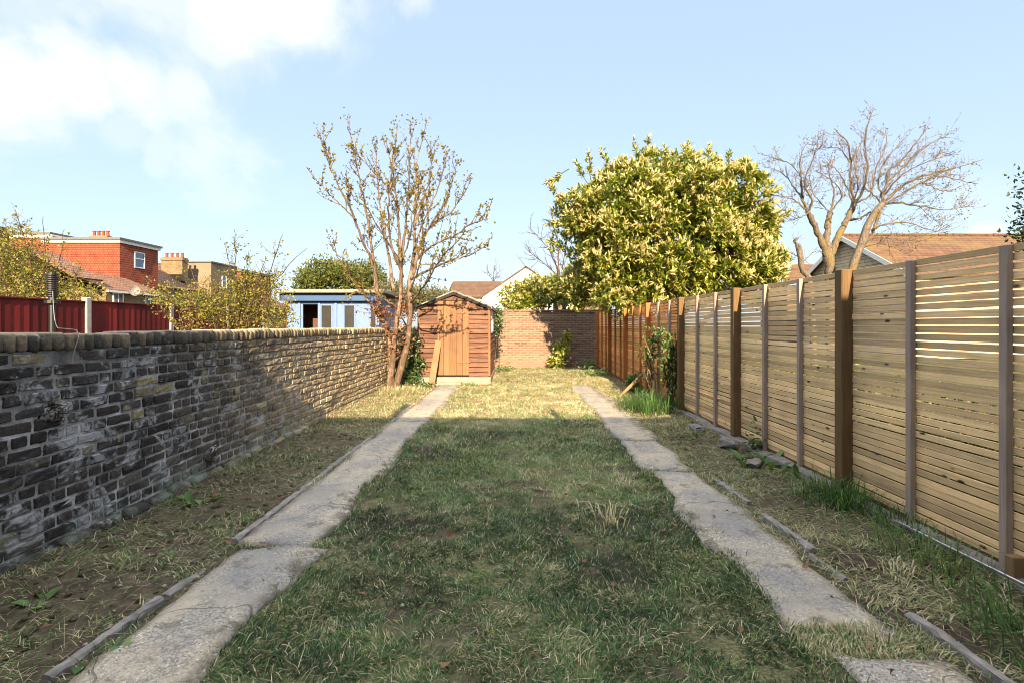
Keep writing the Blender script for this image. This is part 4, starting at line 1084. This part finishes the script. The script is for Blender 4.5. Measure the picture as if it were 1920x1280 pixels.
# sparse yellow-green shrubs behind the left wall
def shrub(label, base, tips, lm, nl, name='garden_shrub', r0=.02, twigs=14, L=(.03,.06), W=.03, bark='twig_bark', group=None, tl=(.15,.5), bare=.0, mass=None, up=.1):
    t = empty(name, base, label, 'shrub', group); mbt, mbl = MB(), MB()
    for tip in tips:
        tip = np.array(tip); b0 = np.array(base) + np.array([random.gauss(0, .2), random.gauss(0, .2), 0])
        mid = (b0 + tip) / 2 + rng.normal(0, .12, 3) * np.linalg.norm(tip - b0) * .5 + [0, 0, .15]
        P = bez([b0, mid, tip], 18); P[1:] += rng.normal(0, .01, (17, 3)); tube(mbt, P, np.linspace(r0, .004, 18), 5)
        for _ in range(twigs):
            k = int(rng.uniform(.3, 1) * 16); d = unit(unit(P[k + 1] - P[k]) * .7 + rng.normal(0, .6, 3) + [0, 0, .2])
            tp = twig(mbt, P[k], d, rng.uniform(*tl), .004, 5, up, .22)
            if random.random() < bare: continue
            q, dq = leafpts(tp, nl, .1); q = q + rng.normal(0, .02, q.shape)
            leaves(mbl, q, dq * .4 + rng.normal(0, .8, q.shape), rng.uniform(*L, len(q)), W * rng.uniform(.7, 1.3, len(q)))
    if mass:
        C, Nn = lobes_pts(mass[0], mass[1], .35)
        for _ in range(3):
            q = C + rng.normal(0, .06, C.shape); leaves(mbl, q, Nn + rng.normal(0, 1, C.shape), rng.uniform(*L, len(q)), W)
        for c in C[::4]: twig(mbt, c, rng.normal(0, 1, 3), .35, .004, 4, .15, .25)
    mbt.build('branches', M[bark], t); mbl.build('foliage', M[lm], t); return t
D1 = 9.5
shrub('yellow-green shrub with thin shoots above the red fence beside the black pipe', (-9.2, D1, 0),
      [at(x, y, D1 + random.gauss(0, .4)) for x, y in ((10,410),(30,395),(80,405),(60,440),(120,430),(-20,430),(5,470),(150,500),(100,470),(40,480),(170,540),(200,560),(75,520))], 'bush_leaf', 10, twigs=22, L=(.03,.06), W=.032,
      mass=([LO(40,520,D1,.75,.5,.5), LO(100,545,D1,.6,.5,.3), LO(30,460,D1,.5,.4,.4), LO(150,550,D1,.45,.4,.2), LO(-10,500,D1,.5,.4,.6)], 1350))
D2 = 9.3
shrub('bare-topped yellow-green shrub leaning over the brick wall before the summerhouse', (-5.0, D2, 0),
      [at(x, y, D2 + random.gauss(0, .4)) for x, y in ((420,455),(440,430),(465,470),(530,440),(575,465),(500,480),(400,500),(350,490),(380,540),(300,530),(270,520),(545,560),(470,520),(520,500),(430,500),(330,560))], 'bush_leaf', 9, twigs=22, bare=.3, r0=.022, L=(.03,.06), W=.032,
      mass=([LO(450,580,D2,.75,.5,.38), LO(520,590,D2,.35,.4,.3), LO(390,570,D2,.55,.5,.4), LO(480,540,D2,.6,.4,.35), LO(330,555,D2,.5,.4,.2)], 1400))

# --- bare trees
def Z3(zx, zy, d): return at(1400 + zx / 3.658, 190 + zy / 3.658, d)
def bare_tree(name, label, base, stems, D, bark, conv, tw=9, buds=True, tl=(.25,.9), rt=.01, sub=3, up=.12, bias=(0,0,0), budc='bud'):
    t = empty(name, base, label, 'tree'); mbT, mbW, mbB = MB(), MB(), MB()
    for pp, r0, dz, r1 in stems:
        if r0 < .07: r0 *= .72; r1 *= .7
        P = bez([conv(a, b_, D + z) for (a, b_), z in zip(pp, dz)], 22); P[1:] += rng.normal(0, .012, (21, 3))
        tube(mbT, P, np.linspace(r0, r1, 22) * (1 + rng.normal(0, .07, 22)), 8)
        if r1 > .07: continue
        Ls = np.linalg.norm(np.diff(P, axis=0), axis=1).sum()
        for _ in range(int(Ls * tw)):
            k = int(rng.uniform(.12, 1) * 20); d = unit(unit(P[k + 1] - P[k]) * .8 + rng.normal(0, .55, 3) + np.array(bias))
            tp = twig(mbW, P[k], d, rng.uniform(*tl), rt, 6, up, .2)
            for _ in range(sub):
                kk = rng.integers(1, 6); t2 = twig(mbW, tp[kk], unit(unit(tp[kk] - tp[kk-1]) + rng.normal(0, .6, 3)), rng.uniform(.12, .4), rt * .55, 4, up, .25, 3)
                if buds:
                    q, dq = leafpts(t2, 3, .3); leaves(mbB, q, rng.normal(0, 1, q.shape), .05, .03)
    tk = mbT.build('trunk', M[bark], t, smooth=True); mbW.build('branches', M['twig_bark'] if bark != 'grey_bark' else M['grey_bark'], t)
    if buds: mbB.build('buds', M[budc], t)
D3 = 15.5
bare_tree('bare_tree', 'bare tree with yellow lichen on three spreading trunks above the fence', (*Z3(575,1300,D3)[:2], 0), [
 ([(590,2000),(580,1300),(570,1150),(562,1045)], .165, [0,0,0,0], .14),
 ([(555,1070),(500,930),(450,820),(420,755)], .1, [0,-.1,-.2,-.3], .071),
 ([(565,1060),(550,900),(575,755)], .11, [0,.1,.2], .075),
 ([(575,1060),(640,900),(700,790),(740,690)], .11, [0,.1,.3,.4], .08),
 ([(420,760),(380,650),(375,520),(365,400),(400,310)], .06, [-.3,-.3,-.5,-.6,-.6], .014),
 ([(425,760),(445,680),(400,560),(470,350),(500,240)], .045, [-.3,-.5,-.6,-.9,-1.0], .012),
 ([(415,760),(330,680),(240,650),(170,640)], .035, [-.3,-.2,0,.1], .01),
 ([(400,700),(300,560),(220,480),(110,450)], .035, [-.3,0,.2,.3], .01),
 ([(375,520),(300,430),(230,400),(180,390)], .025, [-.5,-.7,-.8,-.9], .009),
 ([(420,770),(340,800),(260,760),(200,700)], .025, [-.3,-.5,-.7,-.8], .009),
 ([(575,760),(600,640),(565,500),(570,400)], .045, [.2,.3,.4,.5], .012),
 ([(575,760),(650,650),(600,560),(480,480)], .035, [.2,0,-.2,-.4], .01),
 ([(575,770),(500,690),(450,620),(430,500)], .03, [.2,.5,.7,.9], .01),
 ([(740,700),(715,560),(715,420),(690,290),(600,190)], .06, [.4,.5,.5,.6,.6], .014),
 ([(745,690),(800,600),(830,450),(810,300),(840,130),(905,90)], .055, [.4,.2,0,-.1,-.2,-.2], .012),
 ([(730,700),(640,500),(560,440),(480,480)], .035, [.4,.7,.9,1.1], .01),
 ([(740,690),(760,560),(740,400),(830,200)], .035, [.4,.8,1.0,1.2], .01),
 ([(715,430),(640,330),(540,320),(450,340)], .03, [.5,.4,.2,.0], .01),
 ([(745,700),(850,640),(880,480),(960,300),(950,180)], .04, [.4,.6,.8,1.0,1.0], .01),
 ([(710,820),(780,800),(850,760)], .05, [.3,.1,0], .03)], D3, 'grey_bark', Z3, 9, tl=(.2,.8), rt=.0075)
D4 = 14.5
bare_tree('bare_tree', 'bare tree leaning beyond the fence with branches fanned over the orange roof', (*Z3(690,1300,D4)[:2], 0), [
 ([(640,2000),(690,1300),(735,1120),(785,990),(820,870),(880,770),(930,700)], .13, [0,0,0,0,0,0,0], .085),
 ([(860,900),(890,830),(930,700)], .06, [.1,.1,.1], .05),
 ([(930,700),(960,560),(975,470),(1050,420),(1150,300),(1240,180)], .06, [0,0,-.1,-.2,-.3,-.4], .012),
 ([(935,705),(1020,620),(1100,560),(1250,500),(1400,470),(1620,400)], .06, [0,.1,.3,.4,.6,.7], .012),
 ([(940,710),(1050,650),(1200,560),(1330,520),(1590,570)], .045, [0,-.2,-.4,-.5,-.7], .01),
 ([(945,710),(1060,700),(1200,720),(1400,745),(1560,680)], .04, [0,.2,.3,.3,.4], .01),
 ([(870,880),(950,845),(1100,835),(1300,890),(1410,840)], .035, [0,-.2,-.4,-.6,-.7], .009),
 ([(960,560),(1060,470),(1200,330),(1390,225)], .04, [0,.3,.5,.7], .01),
 ([(950,640),(1050,520),(1230,420),(1420,360)], .035, [0,-.4,-.7,-.9], .01),
 ([(940,690),(900,560),(960,400),(1100,240)], .035, [0,.3,.6,.8], .01),
 ([(930,700),(880,650),(800,560),(820,420)], .03, [0,-.2,-.4,-.5], .009),
 ([(1200,560),(1330,610),(1440,620)], .02, [-.4,-.3,-.2], .008),
 ([(1180,715),(1260,790),(1320,830)], .016, [.3,.3,.2], .008),
 ([(780,1010),(900,980),(1000,1000),(1120,1060)], .022, [0,-.3,-.6,-.9], .008),
 ([(790,990),(900,930),(1080,960),(1250,960)], .022, [0,-.2,-.3,-.5], .008)], D4, 'grey_bark', Z3, 9, tl=(.2,.75), rt=.007, bias=(.25,0,.05))
bare_tree('pollarded_tree', 'knobbly pollarded stump with a few whippy twigs behind the fence', (*Z3(430,1300,15)[:2], 0), [
 ([(470,2000),(440,1300),(410,1190),(370,1130),(362,1040),(345,975)], .1, [0,0,0,0,0,0], .075),
 ([(365,1080),(300,1040),(230,1080)], .02, [0,0,0], .008), ([(370,1130),(440,1050),(520,1030)], .02, [0,.1,.2], .008), ([(350,990),(330,960),(345,940)], .05, [0,0,0], .05)], 15, 'grey_bark', Z3, 9, False, tl=(.15,.5), rt=.007)
bare_tree('bare_tree', 'pinkish bare tree half hidden behind the flowering laurel', (*at(1062,600,24)[:2], 0), [
 ([(1070,760),(1060,600),(1045,500)], .14, [0,0,0], .06), ([(1047,510),(1030,470),(1005,440),(990,425)], .05, [0,0,0,0], .012), ([(1050,520),(1015,490),(990,470)], .04, [0,-.3,-.5], .01),
 ([(1047,500),(1045,450),(1030,410)], .05, [0,.2,.3], .012), ([(1052,520),(1060,470),(1065,430)], .04, [0,.4,.6], .012), ([(1050,540),(1010,520),(985,505)], .03, [0,.2,.4], .01)], 24, 'twig_bark', at, 7, False, (.4,1.1), .014)
bare_tree('bare_tree', 'tiny leafless tree on the skyline between brown roof and white gable', (*at(926,600,75)[:2], 0), [
 ([(926,620),(926,560),(925,520)], .2, [0,0,0], .06), ([(925,530),(915,510),(912,502)], .06, [0,0,0], .02), ([(925,530),(935,512),(940,508)], .06, [0,0,0], .02), ([(925,520),(926,508),(928,502)], .06, [0,0,0], .02)], 75, 'twig_bark', at, 4, False, (.8,1.8), .03, 2)

# ------------------------------------------------------------------ shrubs and weeds by the slatted fence
def climber(label, px, pts_y, d, n, name='climbing_shrub'):
    b0 = np.array([(px - CX) / F * d, d, .03]); t = empty(name, b0, label, 'shrub', 'shrubs against the slatted fence'); mbt, mbl = MB(), MB()
    for s in range(n):
        tip = at(px + random.gauss(0, 10), pts_y + random.uniform(-8, 50), d) + [0, random.gauss(0, .12), 0]
        P = bez([b0 + rng.normal(0, .04, 3) * [1,1,0], (b0 + tip) / 2 + rng.normal(0, .05, 3), tip], 14); tube(mbt, P, np.linspace(.012, .004, 14), 5)
        for _ in range(24):
            k = int(rng.uniform(.3, 1) * 12); tp = twig(mbt, P[k], rng.normal(0, 1, 3) + [0, 0, .3], rng.uniform(.08, .22), .003, 4)
            q, dq = leafpts(tp, 9, .1); bigleaves(mbl, q, dq * .4 + rng.normal(0, .7, q.shape), rng.uniform(.04, .075, len(q)), .036)
    mbt.build('branches', M['twig_bark'], t); mbl.build('foliage', M['weed_leaf'], t)
climber('leafy climber rising beside the thin canes, close to the third brown post', 1256, 605, 8.35, 5)
climber('thin leafy climber with pale canes on the sunlit stretch of slatted fence', 1216, 590, 9.4, 3)
climber('low leafy shrub behind the leaning stick', 1186, 692, 10.4, 4)
mb = MB()
for _ in range(7):
    b0 = at(1232 + random.gauss(0, 6), 760, 8.9); b0[2] = .0; tp = at(1205 + random.gauss(0, 12), random.uniform(620, 690), 9.2); tube(mb, bez([b0, (b0 + tp) / 2 + rng.normal(0, .06, 3), tp], 10), np.linspace(.01, .005, 10), 5)
o = mb.build('dry_canes', M['pale_timber'], origin=(2.5, 8.9, 0)); tag(o, 'bundle of pale dry canes leaning on the fence between the climbers', 'canes')
mb = MB(); a = at(1160, 745, 9.55); b_ = at(1216, 690, 9.75); a[2] = max(a[2], .02); ax = unit(b_ - a)
tube(mb, [a, b_], .03, 8); o = mb.build('wooden_stick', M['pale_timber'], origin=a); tag(o, 'straight pale stick propped at a slant towards the fence', 'stick')

def tuft(label, x, y, n, L, spread, tint=(.05,.5), name='grass_tuft', cat='grass tuft', grp='grass tufts beside the fence'):
    mb = MB(); P = np.stack([x + rng.normal(0, spread, n), y + rng.normal(0, spread * 1.3, n), np.zeros(n)], 1); P[:, 2] = gz(P[:, 0], P[:, 1]) - .005
    hd = np.arctan2(P[:, 1] - y, P[:, 0] - x) + rng.normal(0, .7, n)
    blades(mb, P, hd, rng.uniform(.1, .8, n), rng.uniform(L * .5, L, n), rng.uniform(.004, .009, n), rng.uniform(*tint, n), 1.1)
    o = mb.build(name, M['grass'], origin=(x, y, 0), attname='tint'); tag(o, label, cat, grp)
tuft('big dark green grass tuft at the foot of the nearest brown post', 2.48, 3.85, 420, .34, .1)
tuft('dark grass tuft by the batten right of the nearest brown post', 2.55, 3.38, 150, .22, .07)
tuft('long dark grass leaning over in the corner below the metal strip', 2.25, 2.12, 300, .28, .12)
tuft('flattened pale-tipped grass tuft beside the metal strip end', 2.38, 2.95, 260, .25, .12, (.1,.8))
tuft('large shaggy grass clump under the climbers at the shadow edge', 2.2, 8.25, 900, .5, .22, (.0,.45))
tuft('sunlit dry grass tuft at the foot of the slender tree', -2.35, 10.4, 900, .22, .22, (.6,1.0))
tuft('small green grass tuft on the shed step', -1.0, 11.75, 160, .14, .08, (.3,.7))
tuft('upright dead stalks standing in the middle of the shaded lawn', .68, 3.62, 60, .2, .07, (.93,1.0))

def weed(label, x, y, n, L, spread, W=.05, mt='weed_leaf', zz=0.0, up=.5):
    mb = MB(); P = np.stack([x + rng.normal(0, spread, n), y + rng.normal(0, spread, n), np.zeros(n)], 1); P[:, 2] = gz(P[:, 0], P[:, 1]) + np.abs(rng.normal(0, zz, n))
    D = np.stack([rng.normal(0, 1, n), rng.normal(0, 1, n), np.abs(rng.normal(up, .4, n))], 1)
    bigleaves(mb, P, D, rng.uniform(L * .5, L, n), W * rng.uniform(.6, 1.3, n), .35)
    o = mb.build('weed_plant', M[mt], origin=(x, y, 0), smooth=True); tag(o, label, 'weed', 'broad-leaved weeds in the beds')
weed('leafy weed climbing the slats just right of the second brown post', 2.56, 5.45, 60, .09, .05, .045, zz=.16)
weed('broad dock leaves below the climbing weed by the second post', 2.4, 5.05, 16, .2, .1, .07)
weed('dock leaves at the foot of the batten between first and second posts', 2.5, 4.65, 12, .17, .08, .06)
weed('pale weed on the bed edge in front of the concrete lump', 2.15, 6.2, 18, .15, .1, .05)
weed('weed cluster at the corner of fence and pink end wall', 2.3, 15.6, 90, .16, .16, .07, zz=.12)
weed('sunlit weeds around the far fence post foot', 2.2, 13.6, 100, .16, .2, .06, zz=.1)
weed('bright weeds in the gap between shed and end wall', -.3, 15.2, 80, .15, .16, .06, zz=.12)
weed('green dock leaves lying in the dark bed beside the brick wall', -2.32, 2.45, 9, .085, .06, .045, up=.35)
weed('pair of green leaves nearest the camera in the brick wall bed', -2.25, 2.12, 6, .08, .04, .04, up=.35)
weed('clump of weeds beside the mid-length crack of the brick wall bed', -2.45, 3.9, 14, .12, .09, .05)
weed('weed sprouting between edging and path nearest the camera', -1.62, 2.12, 14, .11, .06, .035)
weed('green sprouts at the foot of the leaning plank', -1.95, 11.45, 60, .12, .1, .05, zz=.06)

def stump(label, px, py, d):
    c = at(px, py, d); c[0] = WX + .02; mb = MB(); t = empty('ivy_stump', c, label, 'stump', 'cut ivy stumps on the brick wall')
    v, f = chamfer((.05, .15, .12), .02); mb.add(v + rng.normal(0, .012, v.shape) + c + [-.012, 0, 0], f); mb.build('mortar_patch', M['old_mortar'], t, smooth=True)
    mb = MB()
    for _ in range(60): twig(mb, c + rng.normal(0, .03, 3) * [.3,1,1] + [.005,0,0], rng.normal(0, 1, 3) + [.8, 0, .2], rng.uniform(.02, .06), .006, 3, 0, .5)
    mb.build('twigs', M['dark_bark'], t)
stump('cut ivy stump on the wall high up near the camera', 95, 772, 3.05)
stump('cut ivy stump low on the wall farther from the camera', 393, 850, 4.65)

# ------------------------------------------------------------------ lawn and litter
mb = MB()
def scatter(n, x0, x1, y0, y1):
    return rng.uniform(x0, x1, n), rng.uniform(y0, y1, n)
def lawn(n, x0, x1, y0, y1, L, W, thr, seed, straw, lean=(.35, 1.35)):
    x, y = scatter(n, x0, x1, y0, y1)
    den = fnoise(x * 2.3, y * 2.3, seed, 4) * .5 + fnoise(x * 11, y * 11, seed + 9, 2) * .5
    k = den > thr + rng.normal(0, .07, n); x, y, den = x[k], y[k], den[k]; n = len(x)
    pn = fnoise(x * 1.1 + 4, y * 1.1, seed + 40, 3); p2 = fnoise(x * 5, y * 5, seed + 60, 2)
    dry = np.clip((y - 5) / 4.5, 0, 1)
    tint = .3 + (.5 - pn) * 1.25 + (p2 - .5) * .55 + rng.normal(0, .23, n) + dry * .3
    st = rng.random(n) < straw + dry * .2 + np.clip(p2 - .55, 0, 1)
    tint = np.where(st, rng.uniform(.72, 1.0, n), np.clip(tint, 0, .97))
    P = np.stack([x, y, gz(x, y) - .003], 1)
    cl = fnoise(x * 4, y * 4, seed + 80, 2) * 12
    hd = np.where(rng.random(n) < .55, cl + rng.normal(0, .6, n), rng.uniform(0, 6.28, n))
    blades(mb, P, hd, rng.uniform(*lean, n), rng.uniform(L * .5, L * 1.15, n) * (.6 + .8 * den), rng.uniform(W * .6, W * 1.2, n), tint, .55)
lawn(105000, -1.25, 1.3, 1.7, 4.2, .052, .004, .42, 1, .11, (.5, 1.5))
lawn(75000, -1.25, 1.3, 4.2, 8.0, .056, .0056, .41, 1, .11, (.5, 1.5))
lawn(42000, -1.22, 1.3, 8.0, 11.6, .06, .008, .40, 1, .3)
lawn(30000, -.6, 2.5, 11.6, 16.2, .055, .009, .42, 2, .25)
lawn(34000, -2.72, -1.7, 1.7, 6.5, .06, .0045, .56, 3, .3, (.6, 1.55))
lawn(26000, -2.72, -1.7, 6.5, 11.6, .055, .006, .44, 3, .35)
lawn(30000, 1.72, 2.6, 1.6, 6.5, .07, .0045, .52, 5, .32, (.8, 1.55))
lawn(26000, 1.75, 2.6, 6.5, 14.5, .06, .006, .42, 5, .3)
lawn(2600, -1.32, -1.14, 1.7, 11.5, .06, .005, .3, 6, .2)
lawn(3200, 1.18, 1.36, 1.7, 11.5, .06, .005, .3, 7, .3)
lawn(2600, -1.76, -1.62, 1.7, 9, .05, .005, .45, 8, .35)
lawn(3000, 1.62, 1.8, 1.7, 9, .06, .005, .4, 9, .5)
lawn(2600, 1.2, 1.8, 2.06, 2.28, .06, .005, .2, 10, .6)
lawn(500, -1.72, -1.18, 3.08, 3.18, .05, .005, .3, 10, .3)
lawn(600, 1.2, 1.72, 4.69, 4.8, .05, .005, .3, 10, .5)
o = mb.build('grass', M['grass'], attname='tint'); o['kind'] = 'stuff'; o['label'] = 'patchy mown grass over the lawn and beds'
mb = MB()
def straw(n, x0, x1, y0, y1, L, seed, thr):
    x, y = scatter(n, x0, x1, y0, y1); k = fnoise(x * 2.5, y * 2.5, seed) > thr; x, y = x[k], y[k]; n = len(x)
    P = np.stack([x, y, gz(x, y) + rng.uniform(.004, .03, n)], 1)
    blades(mb, P, rng.uniform(0, 6.28, n), rng.uniform(1.2, 1.62, n), rng.uniform(L * .4, L * 1.3, n), rng.uniform(.0012, .0032, n), rng.uniform(.74, 1, n) - (rng.random(n) < .35) * .3, .3)
straw(4200, -1.25, 1.3, 1.7, 7.5, .07, 1, .5)
straw(1500, -1.25, 1.3, 1.7, 7.5, .13, 12, .45)
straw(5200, -2.7, -1.65, 1.7, 8, .075, 2, .42)
straw(900, -2.7, -1.65, 1.7, 8, .16, 22, .42)
straw(7000, 1.6, 2.6, 1.6, 8, .09, 3, .42)
straw(2200, 1.6, 2.6, 1.6, 8, .2, 33, .42)
straw(160, 1.2, 1.7, 1.7, 6, .12, 4, .3)
straw(900, -2.6, 2.5, 7.6, 12, .12, 5, .4)
o = mb.build('straw', M['grass'], attname='tint'); o['kind'] = 'stuff'; o['label'] = 'dry grass clippings strewn over the ground'
tuft('small patch of whitish dried stalks in the fence side bed', 2.09, 2.79, 45, .1, .05, (.97,1.0))
mb = MB(); n = 260; x = np.concatenate([rng.normal(-1.9, .5, n // 2), rng.uniform(-2.7, 2.6, n // 2)]); y = np.concatenate([rng.normal(10.6, 1.2, n // 2), rng.uniform(1.8, 9, n // 2)])
k_ = (x > -2.7) & (y < 12); x, y = x[k_], y[k_]; n = len(x)
leaves(mb, np.stack([x, y, gz(x, y) + rng.uniform(.015, .035, n)], 1), np.stack([rng.normal(0, 1, n), rng.normal(0, 1, n), rng.normal(0, .25, n)], 1), rng.uniform(.025, .06, n), rng.uniform(.02, .035, n), .3, up=(0, 0, 1))
o = mb.build('fallen_leaves', M['dead_leaf']); o['kind'] = 'stuff'; o['label'] = 'scattered brown fallen leaves'
mb = MB()
n = 900; x, y = scatter(n, -2.7, 2.6, 1.7, 9); k = (np.abs(x) > 1.75) | (rng.random(n) < .12); x, y = x[k], y[k]
for a, b_ in zip(x, y):
    s = random.uniform(.006, .02); mb.cbox((a, b_, float(gz(a, b_)) + s * .2), (s, s * random.uniform(.6, 1.4), s * .7), s * .25, rot=rotz(random.uniform(0, 3)), jit=s * .08)
n = 2600; x, y = scatter(n, -2.72, 2.62, 1.6, 8.5); kk = np.abs(x) > 1.78; x, y = x[kk], y[kk]
mc = MB()
for a, b_ in zip(x, y):
    s_ = random.uniform(.008, .035); mc.cbox((a, b_, float(gz(a, b_)) + s_ * .1), (s_, s_ * random.uniform(.6, 1.3), s_ * .8), s_ * .3, rot=rotz(random.uniform(0, 3)), jit=s_ * .12)
oc = mc.build('soil_crumbs', M['soil'], smooth=True); oc['kind'] = 'stuff'; oc['label'] = 'dark crumbs of dug soil in the side beds'
o = mb.build('gravel', M['concrete_plain'], smooth=True); o['kind'] = 'stuff'; o['label'] = 'small pale stones scattered in the soil beds'

# ------------------------------------------------------------------ camera, sun, sky
cam = bpy.data.cameras.new('camera'); co = bpy.data.objects.new('camera', cam); col.objects.link(co)
co.location = (0, 0, H); co.rotation_euler = (R(90), 0, 0)
cam.sensor_width = 36; cam.lens = 18.0; cam.shift_x = -2 / 1920; cam.shift_y = -29 / 1920; cam.clip_start = .05; cam.clip_end = 3000
sc.camera = co
sun = bpy.data.lights.new('sun', 'SUN'); so = bpy.data.objects.new('sun', sun); col.objects.link(so)
sun.energy = 5.0; sun.angle = R(.5); sun.color = (1.0, .755, .475)
d = Vector((-math.sin(AZ) * math.cos(EL), math.cos(AZ) * math.cos(EL), -math.sin(EL)))
so.rotation_euler = d.to_track_quat('-Z', 'Y').to_euler()
w = bpy.data.worlds.new('World'); sc.world = w; w.use_nodes = True
t = w.node_tree; bg = t.nodes['Background']
class WN(NT):
    def __init__(self, t): self.t = t
k = WN(t)
sky = k.n('ShaderNodeTexSky', sky_type='NISHITA', sun_disc=False, sun_elevation=EL, sun_rotation=math.pi - AZ, air_density=1.0, dust_density=1.5, ozone_density=1.0)
bg.inputs['Strength'].default_value = .12
dirv = k.n('ShaderNodeTexCoord').outputs['Generated']
el = k.sep(dirv)[2]
haze = k.ramp(k.f(el, 0.0, .55), [(0, (1.42,1.75,2.1)), (.3, (1.28,1.63,2.12)), (1, (1.14,1.48,2.14))])
base = k.mix(.88, sky.outputs[0], haze)
def cdir(px, py): v = Vector(((px - CX) / F, 1, -(py - CY) / F)); return v.normalized()
mask = None
nz = k.noise(3.2, 7, .58, k.n('ShaderNodeMapping', i_Vector=dirv, i_Scale=(1.2, 1.2, 1.9)).outputs[0], .35)
for px, py, r, s in ((20,150,.13,1.0),(140,135,.12,1.0),(250,145,.11,.95),(340,170,.08,.8),(440,10,.14,1.0),(550,10,.15,1.0),(400,70,.09,.8),(230,240,.06,.35),(300,278,.04,.4),(290,312,.03,.35),(60,10,.1,.4),(230,5,.08,.4),(780,-10,.07,.55),(1845,448,.04,.9),(1820,370,.08,.2),(-330,120,.25,.8),(300,-250,.5,.7)):
    c = cdir(px, py)
    dist = k.n('ShaderNodeVectorMath', operation='DISTANCE', i_0=dirv, i_1=tuple(c)).outputs['Value']
    dd = k.math('ADD', dist, k.math('MULTIPLY', k.math('SUBTRACT', nz, .5), r * 1.9))
    m_ = k.f(dd, r * .74, r * .22, 0.0, s)
    mask = m_ if mask is None else k.math('MAXIMUM', mask, m_)
colr = k.mix(k.math('MULTIPLY', mask, .78), base, (2.3,2.32,2.34))
high = k.mix(k.f(k.noise(2.0, 5, .6, dirv), .35, .65), (4.9,5.1,5.4), (6.9,6.9,6.9))  # extra overhead brightness added out of view to lift the shaded garden
colr = k.mix(k.f(el, .57, .8), colr, high)
k.link(colr, bg.inputs['Color'])
sc.view_settings.view_transform = 'Standard'; sc.view_settings.look = 'None'; sc.view_settings.gamma = 1; sc.view_settings.exposure = 2.05
sc.cycles.filter_width = 1.0; sc.cycles.max_bounces = 8; sc.cycles.transparent_max_bounces = 8
sc.cycles.use_denoising = True
for o in bpy.data.objects:
    if '_o' in o: del o['_o']
